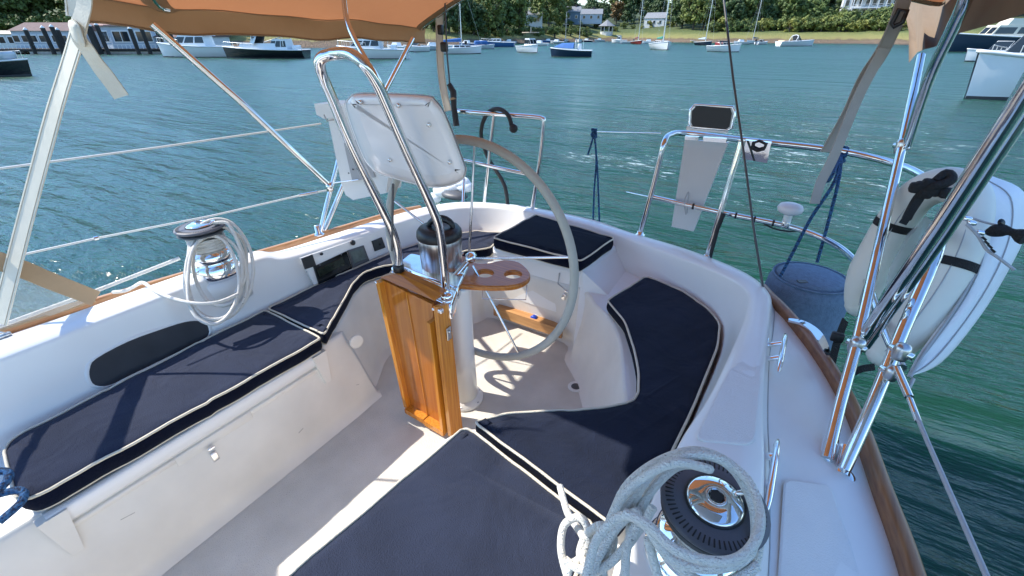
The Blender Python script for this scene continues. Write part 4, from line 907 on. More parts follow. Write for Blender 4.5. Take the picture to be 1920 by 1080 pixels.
right = [ax(838, 562, RX), ax(832, 490, RX), ax(824, 430, RX), ax(808, 385, RX), ax(762, 282, RX), ax(722, 190, RX), ax(702, 148, RX), ax(680, 118, RX - .012)]
top = [ax(606, 107, -1.097), ax(628, 101, -1.065), ax(655, 101, -1.01)]
gd = smooth(left + top + right[::-1], 6)
MB().tube(gd, .0145, 16).build('guard_hoop', steel, pd)
for q in (left[0], right[0]): MB().lathe([(.02, 0), (.02, .022), (.016, .026)], (q.x, q.y, q.z + .0), 18).build('guard_socket', blackp, pd)
MB().tube([ax(737, 345, -1.06), ax(735, 470, -1.13)], .004, 6).build('engine_cable', greyp, pd)
# compass under its cover
cp = thing('binnacle_compass', 'brushed steel compass binnacle with black cover in front of the wheel', 'compass')
cb = Vector((-1.095, 1.215, .600))
MB().lathe([(.076, 0), (.079, .004), (.083, .11), (.084, .128), (.082, .132)], cb, 48).build('steel_drum', steelb, cp)
MB().lathe([(.080, 0), (.082, .010), (.077, .014)], cb + Vector((0, 0, -.004)), 48).build('base_ring', steel, cp)
MB().lathe([(.085, 0), (.087, .008), (.085, .026), (.076, .038), (.058, .044), (.03, .040), (.001, .038)], cb + Vector((0, 0, .128)), 48).build('black_cover', blackp, cp)
hd = MB(); hd.tube(smooth([cb + Vector((-.05, -.02, .150)), cb + Vector((-.03, -.005, .185)), cb + Vector((.01, .01, .20)), cb + Vector((.045, .02, .185)), cb + Vector((.055, .02, .150))], 6), [.006 + .008 * math.sin(PI * k / 24) for k in range(25)], 10); hd.build('cover_handle', blackp, cp)
# teak cup holder
ch = thing('teak_cup_holder', 'varnished teak drink holder with two round holes beside the compass', 'cup holder')
hz = .60
ol = [az(*q, hz).to_2d() for q in ((784, 503), (800, 484), (840, 478), (868, 480), (885, 492), (912, 494), (945, 488), (972, 492), (990, 508), (990, 522), (968, 533), (930, 536), (885, 534), (852, 530), (820, 520))]
ol = [p.to_2d() for p in smooth([Vector((p.x, p.y, 0)) for p in ol], 5, True)]
holes = []
for q, r_ in (((909, 512), .036), ((962, 514), .036)):
    c = az(*q, hz); holes.append([Vector((c.x + r_ * math.cos(2 * PI * k / 28), c.y + r_ * math.sin(2 * PI * k / 28), 0)) for k in range(28)])
top3 = [Vector((p.x, p.y, 0)) for p in ol]; pts = top3 + holes[0] + holes[1]; tri = tessellate_polygon([top3, holes[0], holes[1]])
mb = MB(); mb.add([Vector((p.x, p.y, hz)) for p in pts], [tuple(a) for a in tri]); mb.add([Vector((p.x, p.y, hz - .022)) for p in pts], [tuple(a)[::-1] for a in tri])
oo = offset(ol, -.004)
mb.loft([Z3(ol, hz), Z3(oo, hz - .005), Z3(oo, hz - .017), Z3(ol, hz - .022)], True, True)
for h_ in holes: mb.loft([[Vector((p.x, p.y, hz)) for p in h_], [Vector((p.x, p.y, hz - .022)) for p in h_]], True, True)
mb.build('holder_plate', teakh, ch, merge=True)
a, b_, c, d = az(860, 536, .565), az(990, 538, .565), az(990, 560, .565), az(870, 556, .565)
MB().tube([az(905, 535, .58), az(905, 560, .56), az(986, 562, .56), az(988, 535, .58)], .002, 6).build('wire_support', steel, ch)
# folded teak table on the front of the pedestal
tb = thing('folding_teak_table', 'varnished teak drop leaf table folded down against the pedestal', 'table')
YF = .955
def tp_(px, py, dy=0): return ay(px, py, YF + dy)
TL_, TR_, BR_, BL_ = tp_(705, 528), tp_(806, 592), tp_(836, 818), tp_(757, 770)
TR_ = Vector((-.924, YF, .600)); BR_ = Vector((-.912, YF, .022)); BL_ = Vector((-1.130, YF, .035)); TL_ = Vector((-1.180, YF, .630))
def q4(s_, t_, dy=0): p = TL_.lerp(TR_, s_).lerp(BL_.lerp(BR_, s_), t_); return p + Vector((0, dy, 0))
def slab(s0, s1, t0, t1, y0, y1, m, name, parent):
    P = [q4(s0, t0, y0), q4(s1, t0, y0), q4(s1, t1, y0), q4(s0, t1, y0)]
    bm = MB().prism(P, (0, y1 - y0, 0)).build(name, m, parent); return bm
slab(.045, .50, .0, .985, .018, .03, teakp, 'leaf_panel', tb); slab(.505, .95, .0, .985, .018, .03, teakp, 'leaf_panel', tb)
slab(.0, .075, .0, .97, -.004, .05, teakv, 'edge_frame', tb); slab(.925, .985, .10, 1.0, -.012, .05, teakv, 'edge_frame', tb)
slab(.06, .52, .962, 1.0, -.014, .04, teakv, 'bottom_rail', tb); slab(.525, .98, .968, 1.012, -.014, .04, teakv, 'bottom_rail', tb)
slab(.497, .512, .0, .96, .014, .02, teakv, 'centre_bead', tb)
# side board seen at right
MB().add([(-.914, YF + .0, .612), (-.896, YF + .0, .612), (-.890, YF + .052, .602), (-.908, YF + .052, .602), (-.903, YF + .0, .015), (-.885, YF + .0, .015), (-.882, YF + .066, .008), (-.900, YF + .066, .008)],
         [(0, 1, 2, 3), (7, 6, 5, 4), (0, 4, 5, 1), (1, 5, 6, 2), (2, 6, 7, 3), (3, 7, 4, 0)]).build('side_board', teakv, tb)
mb = MB().rbox((-.886, YF + .035, .49), (.006, .022, .05), .002); mb.lathe([(.006, 0), (.004, .005)], (-.883, YF + .035, .50), 10, (1, 0, 0)); mb.build('brass_catch', steelb, tb)
for q in (tp_(705, 530, -.006), tp_(812, 580, -.016)): MB().lathe([(.006, 0), (.004, .003)], q, 10, (0, -1, 0)).build('hinge_pin', chrome, tb)
MB().prism([q4(.0, -.01, .02), q4(1.0, -.03, .02), q4(1.02, -.06, .05), q4(.25, -.06, .05)], (0, .03, .0)).build('hinge_rail', teakh, tb)
# steering wheel
whl = thing('helm_wheel', 'large destroyer wheel with grey leather rim and thin steel spokes', 'steering wheel')
WC = Vector((-.985, 1.262, .650)); WR = .437; tilt = .03
def wp(a, r_=WR, dy=0): return WC + Vector((r_ * math.cos(a), math.sin(tilt) * r_ * math.sin(a) + dy, r_ * math.sin(a)))
MB().tube([wp(2 * PI * k / 96) for k in range(96)], .0155, 14, closed=True).build('rim', leather, whl)
for k in range(5):
    a = R(90 - 4) + 2 * PI * k / 5; MB().tube([wp(a, .03, -.012), wp(a, WR - .01, 0)], .0048, 8).build('spoke', steel, whl)
MB().lathe([(.008, -.02), (.020, -.014), (.022, .010), (.014, .02), (.008, .03)], WC, 24, (0, -1, 0)).build('hub', chrome, whl)
MB().tube([WC, WC + Vector((-.02, -.10, -.06))], .012, 12).build('axle', steel, whl)
# instrument pod on the guard
pod = thing('instrument_pod', 'white moulded instrument pod mounted on the guard hoop', 'instrument pod')
gn = Vector((0, -.95, -.31)).normalized(); gp0 = Vector((-1.0, 1.07, 1.0))
def pp(px, py, o=0): return aplane(px, py, gp0 - gn * o, gn)
po = [(652, 196), (662, 178), (690, 174), (795, 180), (815, 190), (833, 216), (870, 306), (874, 326), (866, 337), (840, 346), (800, 348), (740, 332), (705, 320), (690, 300)]
po = [(650, 205), (656, 185), (680, 176), (795, 180), (816, 190), (836, 220), (868, 303), (872, 322), (864, 336), (838, 347), (800, 348), (718, 327), (695, 312), (678, 285)]
P2 = smooth([Vector((x, y, 0)) for x, y in po], 4, True); P2 = [p.to_2d() for p in P2]
def podring(ins, o): Q = offset(P2, ins); return [pp(q.x, q.y, o) for q in Q]
MB().loft([podring(0, .045), podring(0, .012), podring(3, .003), podring(9, -.004), podring(20, -.008)], True, True, capb=True).build('front_cover', podm, pod)
MB().loft([podring(1.5, .050), podring(1.5, .044)], True, True).build('gasket', blackp, pod)
MB().loft([podring(-2, .050), podring(-3, .075), podring(0, .12), podring(12, .135)], True, True, capa=True, capb=True).build('back_case', podm, pod)
for (x, y), (u_, v_) in (((676, 192), (-7, 12)), ((747, 198), (5, 9)), ((804, 234), (-16, 22)), ((843, 304), (-16, 18)), ((731, 300), (6, 5))):
    c = pp(x, y, -.012); MB().lathe([(.0065, -.004), (.0065, .003), (.004, .005)], c, 12, gn).build('screw', steel, pod)
# white engine control box / secondary case behind the guard
sb = thing('side_display_case', 'boxy white plastic case with a riveted label plate left of the guard hoop', 'plastic case')
def sp(px, py, o=0): return aplane(px, py, Vector((-1.3, 1.35, 1.0)) - gn * o * 1, Vector((.25, -.95, -.15)).normalized()) - Vector((.0, -o, 0))
ol = [(612, 208), (690, 206), (728, 330), (724, 362), (662, 375), (648, 366), (640, 345)]
Q = [sp(x, y) for x, y in ol]; MB().loft([Q, [q + Vector((-.01, .10, .0)) for q in Q]], True, False, True, True).build('case_body', whitep, sb)
Q = [sp(x, y, -.012) for x, y in ((594, 194), (684, 196), (690, 214), (612, 222), (598, 214))]; MB().loft([Q, [q + Vector((-.01, .13, 0)) for q in Q]], True, False, True, True).build('case_collar', whitep, sb)
Q = [sp(x, y, -.004) for x, y in ((646, 268), (676, 260), (704, 332), (662, 340))]; MB().prism(Q, (0, .01, 0)).build('label_plate', greyl, sb)
for (x, y) in ((664, 317), (672, 316), (680, 314), (656, 324), (688, 312)): MB().lathe([(.004, 0), (.002, .003)], sp(x, y, -.006), 8, (.25, -.95, -.15)).build('rivet', greyp, sb)
MB().tube([sp(612, 214, -.012), sp(618, 226, -.012), sp(630, 224, -.012)], .003, 5).build('latch_clip', greyl, sb)
MB().tube([sp(628, 342, -.01), sp(676, 336, -.01)], .003, 5).build('brace_rod', steel, sb)
# white bundle with grey underside on the starboard quarter
bd = thing('folded_dinghy_cover', 'lumpy white fabric bundle with dark grey panel behind the pod', 'fabric bundle')
mb = MB()
for (x, y, r_) in ((812, 372, .05), (830, 358, .06), (848, 350, .06), (866, 342, .05), (872, 350, .05)):
    mb.ball(ay(x, y, 2.42), r_, (1.3, 1, .8), 14)
mb.build('white_fabric', slingm, bd); MB().ball(ay(852, 366, 2.36), .07, (1.5, .9, .42), 14).build('grey_panel', greyp, bd)

# ------------------------------------------------------------------ winches with coiled sheets
def winch(c, sc_, sz, ax_, lab, name='sheet_winch', basez=-.12):
    t_ = thing(name, lab, 'winch', c); q = Vector((0, 0, 1)).rotation_difference(Vector(ax_).normalized()); t_.rotation_euler = q.to_euler()
    def L(prof, nm, m, n_=48): return MB().lathe([(r_ * sc_, z * sz) for r_, z in prof], (0, 0, 0), n_).build(nm, m, t_, world=False)
    L([(.094, basez - .03), (.090, -.05), (.082, -.042)], 'base_pad', gel); L([(.080, -.045), (.082, -.02), (.080, .010), (.074, .022), (.070, .028), (.066, .030)], 'base_ring', chrome)
    L([(.070, .028), (.070, .062), (.064, .076), (.050, .084), (.044, .090)], 'drum_skirt', chrome)
    L([(.044, .084), (.042, .10), (.042, .132), (.048, .142), (.056, .148)], 'drum', steel)
    L([(.050, .150), (.070, .154), (.076, .158), (.072, .162), (.052, .165)], 'lower_jaw', greyp)
    L([(.052, .165), (.070, .169), (.078, .174), (.0795, .179), (.077, .1835), (.060, .1855), (.044, .1855)], 'upper_jaw', jawm)
    L([(.0445, .184), (.0445, .188), (.043, .190)], 'jaw_bore', blackr)
    L([(.042, .186), (.042, .190), (.038, .193), (.027, .1965), (.0155, .200), (.0135, .198)], 'cap', chrome); L([(.0165, .199), (.0150, .2015), (.0125, .2015), (.0115, .199)], 'socket_rim', steel, 32)
    sk = []
    for k in range(32): a = 2 * PI * k / 32; rr_ = (.0105 if k % 4 < 2 else .0085) * sc_; sk.append((rr_ * math.cos(a), rr_ * math.sin(a), .2003 * sz))
    MB().prism(sk, (0, 0, .0008)).build('socket', blackr, t_, world=False)
    for k in range(60):
        a = 2 * PI * k / 60
        if k == 0: o0 = MB().rbox((0, 0, 0), (.013 * sc_, .0024 * sc_, .0016), .0004, seg=1).build('jaw_slot', blackp, t_, world=False)
        else: o0 = o0.copy(); COL.objects.link(o0)
        o0.location = (.0665 * sc_ * math.cos(a), .0665 * sc_ * math.sin(a), .1848 * sz); o0.rotation_euler = (0, .08 * 0, a)
    MB().tube([Vector((sc_ * x, sc_ * y, sz * z)) for x, y, z in smooth([(.024, .024, .196), (.040, .030, .200), (.052, .022, .200), (.056, .006, .196)], 4)], [.003, .004, .005, .0055, .006, .006, .006, .0055, .005, .0045, .004, .0035, .003], 8).build('feeder_arm', chrome, t_, world=False)
    return t_
jawm = mat('jaw_grey_plastic', (.10, .105, .13), .5, bump=.15, bscale=200)
slotm = None
winch((.015, .560, .61), 1.0, .90, (.04, -.08, 1), 'large self tailing winch with grey slotted jaws on the port coaming')
winch((-1.862, .742, .60), 1.10, .92, (-.03, -.02, 1), 'self tailing winch with chrome drum on the starboard coaming')
def rope(name, lab, paths, r_, m=rope_m, grp=None, k=8):
    t_ = thing(name, lab, 'rope', (0, 0, 0), 0, grp) if len(paths) > 1 else None
    for P in paths:
        o = MB().tube(smooth(P, k), r_, 8).build('rope_strand' if t_ else name, m, t_)
        if not t_: tag(o, lab, 'rope', grp)
    return t_
rd = random.Random(3)
# port sheet: turns on the drum and big hanging loops
WPc = Vector((.015, .565, .61)); axp = Vector((.05, -.10, 1)).normalized()
def ringp(c, r_, z, a0, a1, k=14, ex=1.0): return [c + axp * z + Vector((r_ * ex * math.cos(a0 + (a1 - a0) * j / k), r_ * math.sin(a0 + (a1 - a0) * j / k), 0)) for j in range(k + 1)]
pa = []
for j in range(3): pa.append(ringp(WPc, .051, .100 + j * .013, 0, 2 * PI, 16))
def pxp(L, k=1): return [ad(x, y, d) for x, y, d in L]
pa.append(pxp([(1180, 1000, .83), (1190, 940, .80), (1225, 885, .78), (1290, 855, .78), (1350, 862, .80), (1392, 905, .82), (1415, 970, .82), (1405, 1040, .80), (1340, 1066, .76), (1260, 1050, .74), (1210, 985, .73), (1165, 968, .74), (1120, 1010, .76), (1100, 1080, .78), (1090, 1140, .8)]))
pa.append(pxp([(1130, 1010, .80), (1165, 935, .78), (1215, 890, .76), (1270, 868, .76), (1330, 880, .79), (1300, 872, .8), (1262, 880, .81), (1215, 930, .8), (1180, 1010, .79), (1172, 1080, .8), (1180, 1140, .82)]))
pa.append(pxp([(1120, 1040, .84), (1150, 960, .82), (1180, 905, .80), (1240, 862, .80), (1310, 845, .81), (1375, 875, .83), (1410, 935, .84), (1424, 1000, .85), (1415, 1060, .86), (1380, 1110, .88)]))
pa.append(pxp([(1172, 962, .735), (1215, 985, .72), (1265, 1030, .71), (1330, 1052, .715), (1385, 1046, .73), (1418, 1010, .75), (1425, 960, .78), (1405, 905, .80), (1370, 870, .81)]))
pa.append(pxp([(1215, 1010, .74), (1225, 1050, .76), (1240, 1100, .78), (1262, 1150, .80)]))
pa.append(pxp([(1238, 1005, .745), (1265, 1055, .75), (1310, 1088, .76), (1370, 1090, .78), (1420, 1060, .80)]))
pa.append(pxp([(1065, 1085, .86), (1052, 1030, .86), (1058, 985, .86), (1085, 970, .855), (1102, 990, .85), (1100, 1025, .85), (1085, 1050, .85), (1068, 1062, .855), (1062, 1090, .86)]))
pa.append(pxp([(1050, 912, .96), (1056, 935, .94), (1066, 965, .91), (1090, 1000, .87), (1108, 1040, .85), (1100, 1080, .84), (1150, 1110, .84)]))
pa.append(pxp([(1105, 1080, .80), (1130, 1030, .80), (1160, 985, .79), (1195, 960, .78), (1190, 1000, .79), (1150, 1050, .8), (1110, 1075, .81)]))
pa.append(pxp([(1100, 1000, .845), (1128, 985, .83), (1150, 1010, .83), (1138, 1050, .835), (1108, 1062, .84), (1088, 1040, .85), (1096, 1008, .85)]))
pa.append(pxp([(1060, 1050, .85), (1090, 1068, .84), (1130, 1062, .83), (1170, 1030, .81), (1200, 990, .79), (1225, 950, .775)]))
pa.append(pxp([(1140, 1120, .82), (1130, 1060, .815), (1150, 990, .805), (1178, 940, .795), (1210, 905, .785)]))
rope('coiled_port_sheet', 'thick flecked white sheet coiled round the port winch', pa, .0068)
# starboard sheet loops
ps = []
SC_ = Vector((-1.862, .742, .60))
for j in range(4): ps.append([SC_ + Vector((.060 * math.cos(2 * PI * i / 16), .060 * math.sin(2 * PI * i / 16), .086 + j * .012)) for i in range(17)])
def pl_(L): return [ad(x, y, d) for x, y, d in L]
dS = 2.12
for (cx, cy, rx, ry, dd) in ((405, 512, 58, 92, 2.06), (402, 520, 52, 82, 2.04), (410, 505, 62, 98, 2.07), (398, 525, 48, 86, 2.03), (414, 500, 50, 76, 2.08)):
    ph = rd.uniform(-.1, .1); P = []
    for j in range(18):
        a = 2 * PI * j / 17; x = cx + rx * math.cos(a + ph) * (1 + .06 * math.sin(3 * a + cx)); y = cy - ry * math.sin(a + ph) * (1 + .04 * math.cos(2 * a))
        P.append(ad(x, y, dd - .05 * math.sin(a) * -1 - .03))
    ps.append(P)
ps.append(pl_([(400, 418, 2.06), (425, 418, 2.05), (440, 440, 2.04), (455, 480, 2.04), (460, 520, 2.02), (440, 550, 2.0)]))
ps.append(pl_([(445, 552, 1.98), (410, 566, 1.95), (370, 569, 1.95), (325, 560, 2.0), (290, 545, 2.08), (268, 530, 2.14), (250, 538, 2.2), (235, 545, 2.24), (212, 548, 2.28)]))
rope('coiled_starboard_sheet', 'white sheet wrapped and hung in loops on the starboard winch', ps, .0064)
rope('genoa_sheet', 'taut white line running forward from the starboard winch', [[ax(337, 484, -1.99), ax(250, 518, -2.03), ax(165, 551, -2.06), ax(100, 575, -2.08), ax(-40, 626, -2.12)]], .0075)
# ------------------------------------------------------------------ pushpit rails, stanchions, lifelines
pr = thing('pushpit_rail', 'port stainless pushpit rail curving round the quarter', 'stern rail')
T1 = [az(1255, 254, .985), az(1290, 250, .99), az(1400, 263, .99), az(1530, 277, .99), az(1620, 292, .985), az(1700, 315, .98), az(1750, 345, .975), az(1790, 378, .97)]
A0 = az(1200, 440, .49)
path = smooth([A0, ay(1226, 345, 2.21), ay(1244, 272, 2.205), T1[0] + Vector((.006, 0, .004))] + T1[1:], 6)
MB().tube(path, .0135, 12).build('top_rail', steel, pr)
T2 = [az(1222, 369, .70), az(1350, 398, .70), az(1480, 425, .70), az(1560, 455, .695), az(1608, 495, .69), az(1632, 545, .685), az(1650, 600, .68), az(1690, 690, .67)]
MB().tube(smooth(T2, 6), .0115, 12).build('mid_rail', steel, pr)
MB().tube([az(1325, 485, .50), ay(1352, 395, 2.09), ay(1390, 266, 2.13)], .0125, 12).build('stanchion_post', steel, pr)
for q in (A0, az(1325, 485, .50)): MB().lathe([(.026, -.005), (.026, .004), (.016, .010), (.016, .02)], q, 16).build('post_base', steel, pr)
MB().tube([az(1330, 486, .50), ay(1345, 430, 2.07), ay(1357, 400, 2.075)] , .009, 8).build('black_cable', blackr, pr)
for i, q in enumerate(((1300, 387), (1380, 404), (1415, 411), (1450, 418))):
    c = az(*q, .70); MB().tube([c + Vector((-.004, 0, .0)), c + Vector((.004, 0, 0))], .0145, 10).build('cable_tie', blackp, pr)
MB().tube(smooth([az(1357, 401, .685), az(1420, 414, .683), az(1450, 428, .67), az(1480, 434, .67), az(1500, 432, .68)], 5), .004, 6).build('black_cable', blackr, pr)
# starboard gate rail
sr = thing('gate_rail', 'starboard stern ladder rail with two uprights', 'stern rail')
MB().tube(smooth([ay(855, 208, 2.2), ay(900, 212, 2.2), ay(960, 216, 2.22), ay(1000, 219, 2.24), ay(1016, 222, 2.25), ay(1019, 232, 2.25), ay(1012, 300, 2.26), az(998, 392, .49)], 6), .0125, 12).build('top_rail', steel, sr)
MB().tube([ay(926, 216, 2.205), az(908, 378, .485)], .0115, 10).build('upright', steel, sr)
MB().tube([ay(868, 300, 2.2), ay(930, 314, 2.22), ay(1007, 330, 2.26)], .010, 10).build('lower_rail', steel, sr)
MB().tube([ay(870, 335, 2.2), az(868, 385, .49)], .009, 10).build('upright', steel, sr)
hs_ = MB().tube(smooth([ay(952, 385, 2.3), ay(945, 345, 2.3), ay(915, 295, 2.3), ay(902, 250, 2.28), ay(912, 215, 2.24), ay(932, 204, 2.2), ay(952, 215, 2.18), ay(960, 238, 2.18)], 6), .012, 8).build('rubber_hose', blackr)
tag(hs_, 'black rubber hose looped over the starboard stern rail', 'hose'); MB().ball(ay(963, 241, 2.18), .024, (1, 1, 1), 10).build('hose_end', blackr, hs_)
# starboard bimini legs & lifelines
t_ = MB().tube(smooth([az(600, 437, .53), ax(612, 385, -1.955), ax(632, 310, -1.965), ax(645, 240, -1.97)], 4), .011, 10).build('stanchion', steel); tag(t_, 'thin lifeline stanchion on the starboard rail beside the white case', 'stanchion')
MB().lathe([(.028, 0), (.028, .006), (.014, .012), (.014, .05)], az(598, 440, .525), 16).build('stanchion_base', steel, t_)
def wire(lab, P, r_=.0035, m=steel, grp=None): o = MB().tube(P, r_, 6).build('lifeline', m); tag(o, lab, 'lifeline', grp); return o
wl_ = mat('white_coated_wire', (.66, .66, .63), .5)
wire('upper white lifeline along the starboard side', [ax(-80, 327, -2.17), ax(0, 316, -2.15), ax(300, 276, -2.07), ax(500, 247, -1.99), ax(602, 232, -1.965)], .0036, wl_)
o = wire('lower white lifeline along the starboard side', [ax(-80, 505, -2.19), ax(0, 487, -2.17), ax(180, 447, -2.12), ax(400, 404, -2.04), ax(560, 367, -1.97), ax(612, 357, -1.955)], .0038, wl_)
MB().tube([ax(560, 367, -1.97), ax(595, 360, -1.96)], .007, 8).build('turnbuckle', steel, o); MB().tube([ax(176, 448, -2.12), ax(184, 446, -2.12)], .008, 8).build('clip', steel, o)
wire('short lifeline tail across the stern gate at upper height', [ay(1120, 247, 2.35), ay(1240, 250, 2.21)], .003)
wire('short lifeline tail across the stern gate at lower height', [ay(1175, 360, 2.3), ay(1222, 370, 2.2)], .003)
# right hand lifeline with turnbuckle
o = wire('grey lifeline with turnbuckle running forward on the port side', [Vector((.34, 1.16, .72)), ad(1700, 735, 1.30), ad(1740, 830, 1.22), ad(1850, 1080, 1.02), ad(1900, 1200, .97)], .0042, greyl)
MB().tube([ad(1681, 690, 1.345), ad(1705, 745, 1.29)], .0085, 10).build('turnbuckle', steel, o); MB().tube([ad(1706, 748, 1.288), ad(1722, 790, 1.255)], .006, 10).build('swage', steel, o)
# backstay
o = MB().tube([ad(1350, -60, 2.5), ad(1375, 150, 2.25), ad(1395, 290, 2.12), ad(1412, 420, 2.05), ad(1432, 548, 2.0)], .0045, 8).build('backstay', mat('dark_wire', (.10, .10, .10), .4, .6)); tag(o, 'dark thin backstay wire rising past the antenna plate', 'stay')
o = MB().tube([ad(1672, -30, .9), ad(1690, 0, .9)], .003, 6)
# antenna bracket: mirror, tapered white board, camera box, gps mushroom
mr_ = thing('rail_mirror', 'black faced mirror in a chrome frame on the port stern rail', 'mirror')
P = [ay(x, y, 2.20) for x, y in ((1302, 197), (1374, 201), (1377, 212), (1372, 240), (1364, 244), (1296, 238), (1292, 230), (1294, 206))]; cc = sum(P, Vector()) / 8
MB().loft([[p + Vector((0, .05, 0)) for p in P], P], True, False, True, True).build('housing', steelb, mr_)
MB().tube(P, .006, 8, closed=True).build('frame', chrome, mr_)
MB().prism([cc + (p - cc) * Vector((1, 1, 1)).x * .90 + Vector((0, -.006, 0)) for p in P], (0, .004, 0)).build('lens', blackp, mr_)  # dark face of the mirror
MB().prism([ay(x, y, 2.20) for x, y in ((1288, 236), (1366, 243), (1364, 250), (1286, 244))], (0, .03, 0)).build('bracket', whitep, mr_)
lb_ = thing('outboard_board', 'tapered white board clamped to the port stern rails', 'mounting board')
P = [ay(x, y, 2.23) for x, y in ((1284, 262), (1365, 268), (1300, 434), (1259, 425))]
b0 = MB().prism(P, (0, .025, 0)).build('board', mat('white_board', (.62, .62, .62), .4, noise=.05), lb_)
MB().prism([ay(x, y, 2.205) for x, y in ((1284, 255), (1310, 257), (1309, 264), (1284, 262))], (0, .02, 0)).build('top_clamp', steel, lb_)
MB().prism([ay(x, y, 2.205) for x, y in ((1318, 257), (1362, 260), (1361, 268), (1318, 265))], (0, .02, 0)).build('top_clamp', chrome, lb_)
MB().tube(smooth([ay(1286, 402, 2.19), ay(1283, 378, 2.18), ay(1291, 360, 2.18), ay(1290, 378, 2.19), ay(1288, 400, 2.19)], 4), .003, 6).build('rope_lashing', greyl, lb_)
bx_ = thing('chrome_bracket_box', 'polished steel bracket with dark coil hung under the stern rail', 'bracket')
MB().prism([ay(x, y, 2.15) for x, y in ((1397, 263), (1446, 268), (1438, 306), (1391, 298))], (0, .03, 0)).build('plate', chrome, bx_)
MB().tube([ay(x, y, 2.13) for x, y in ((1412, 268), (1410, 278), (1420, 283), (1432, 280), (1436, 270), (1424, 264))], .006, 8, closed=True).build('coil', blackr, bx_)
gs = thing('gps_antenna', 'white mushroom antenna on the port mid rail', 'antenna'); c = az(1473, 420, .71)
MB().tube([c, c + Vector((0, 0, .05))], .016, 14).build('stem', whitep, gs); MB().lathe([(.016, .04), (.045, .055), (.049, .068), (.042, .082), (.02, .09), (.001, .091)], c, 28).build('cap', mat('translucent_white', (.72, .72, .74), .3), gs)
MB().rbox(c + Vector((0, 0, .0)), (.03, .03, .03), .005).build('rail_clamp', steel, gs)
# ------------------------------------------------------------------ fender, blue lines
fd = thing('fender', 'large blue cloth covered fender hanging outside the port quarter', 'fender')
fc = ay(1520, 560, 1.99); r_ = .155; zt_ = az(1520, 500, 0)
FT = Vector((.155, 2.06, .52))
MB().lathe([(r_ * .3, -.66), (r_ * .8, -.63), (r_, -.56), (r_, -.06), (r_ * .97, -.02), (r_ * .88, .01)], FT, 40).build('cover', fenderm, fd)
MB().lathe([(r_ * .90, .008), (r_ * .6, .022), (.02, .028), (.001, .028)], FT, 40).build('cover_top', fenderm, fd)
MB().tube([FT + Vector((r_ * .90 * math.cos(a), r_ * .90 * math.sin(a), .010)) for a in [2 * PI * k / 40 for k in range(40)]], .004, 6, closed=True).build('seam', fenderm, fd)
MB().box(FT + Vector((-.03, -.09, .0215)), (.035, .022, .004), Matrix.Rotation(.5, 3, 'Z')).build('label_patch', greyp, fd)
kn = az(1577, 285, .985)
L1 = [kn + Vector((0, -.012, -.01)), ay(1565, 340, 2.1), ay(1520, 410, 2.05), ay(1478, 490, 2.0), ay(1463, 518, 1.96)]
L2 = [kn + Vector((.005, -.012, -.01)), ay(1572, 340, 2.12), ay(1552, 420, 2.08), ay(1532, 492, 2.04)]
kt = [kn + Vector((.022 * math.cos(1.3 * i), .018 * math.sin(1.7 * i), .028 * math.sin(.9 * i) - .01)) for i in range(26)]
tl = [kn + Vector((0, -.02, -.02)), ay(1562, 325, 2.1), ay(1552, 340, 2.1), ay(1546, 332, 2.1)]
rope('fender_line', 'blue fender lanyard knotted on the port stern rail', [L1, L2, kt, tl], .0062, ropeb, k=5)
gk = ay(1114, 250, 2.42)
kt = [gk + Vector((.012 * math.cos(1.3 * i), .012 * math.sin(1.9 * i), .022 * math.sin(.8 * i) - .0)) for i in range(18)]
rope('blue_gate_line', 'blue line knotted at the stern gate and hanging to the transom', [kt, [gk, ay(1118, 300, 2.42), ay(1114, 360, 2.42), ay(1112, 420, 2.42)], [gk, ay(1119, 300, 2.41), ay(1122, 360, 2.41), ay(1124, 420, 2.41)], [gk, ay(1108, 272, 2.42), ay(1102, 290, 2.42)]], .0055, ropeb, k=4)
o = MB().tube(smooth([Vector((-1.49, -.12, .48)) + Vector((.03 * math.cos(i * .9), .06 * math.sin(i * .9), .01 * i)) for i in range(16)], 5), .009, 8).build('blue_rope_coil', ropeb); tag(o, 'bit of bright blue rope at the lower left edge', 'rope')
o.location = az(-14, 965, .42) - Vector((-1.47, -.12, .5))
# ------------------------------------------------------------------ horseshoe buoy and sling bag
hb_ = thing('horseshoe_buoy', 'cream horseshoe life buoy strapped outside the port stern rail', 'life buoy')
ctr = [ad(1610, 572, 1.98), ad(1622, 530, 1.97), ad(1650, 470, 1.95), ad(1684, 410, 1.93), ad(1722, 365, 1.90), ad(1775, 346, 1.86), ad(1815, 368, 1.80), ad(1812, 425, 1.76), ad(1785, 495, 1.74), ad(1742, 565, 1.73), ad(1695, 625, 1.73), ad(1655, 662, 1.74)]
cs = smooth(ctr, 5); N_ = len(cs); rad = [(.066 - .016 * math.sin(PI * k / (N_ - 1))) * min(1, .62 + 3.2 * min(k, N_ - 1 - k) / N_) for k in range(N_)]
MB().tube(cs, rad, 20).build('foam_ring', buoym, hb_)
for k in (0, N_ - 1): MB().ball(cs[k], rad[k] * 1.0, (1, 1, 1), 16).build('rounded_end', buoym, hb_)
for k0 in (14, 40):
    c0 = cs[k0]; t0 = (cs[k0 + 1] - cs[k0 - 1]).normalized(); u0 = t0.orthogonal().normalized(); v0_ = t0.cross(u0); rr0 = rad[k0] + .002
    MB().loft([[c0 + t0 * d_ + (u0 * math.cos(2 * PI * q / 24) + v0_ * math.sin(2 * PI * q / 24)) * rr0 for q in range(24)] for d_ in (-.012, .012)], True, True).build('black_band', blackw, hb_)
MB().tube([p - (p - C0).normalized() * (rad[i] + .0005) for i, p in enumerate(cs)], .0018, 5).build('seam', greyl, hb_)
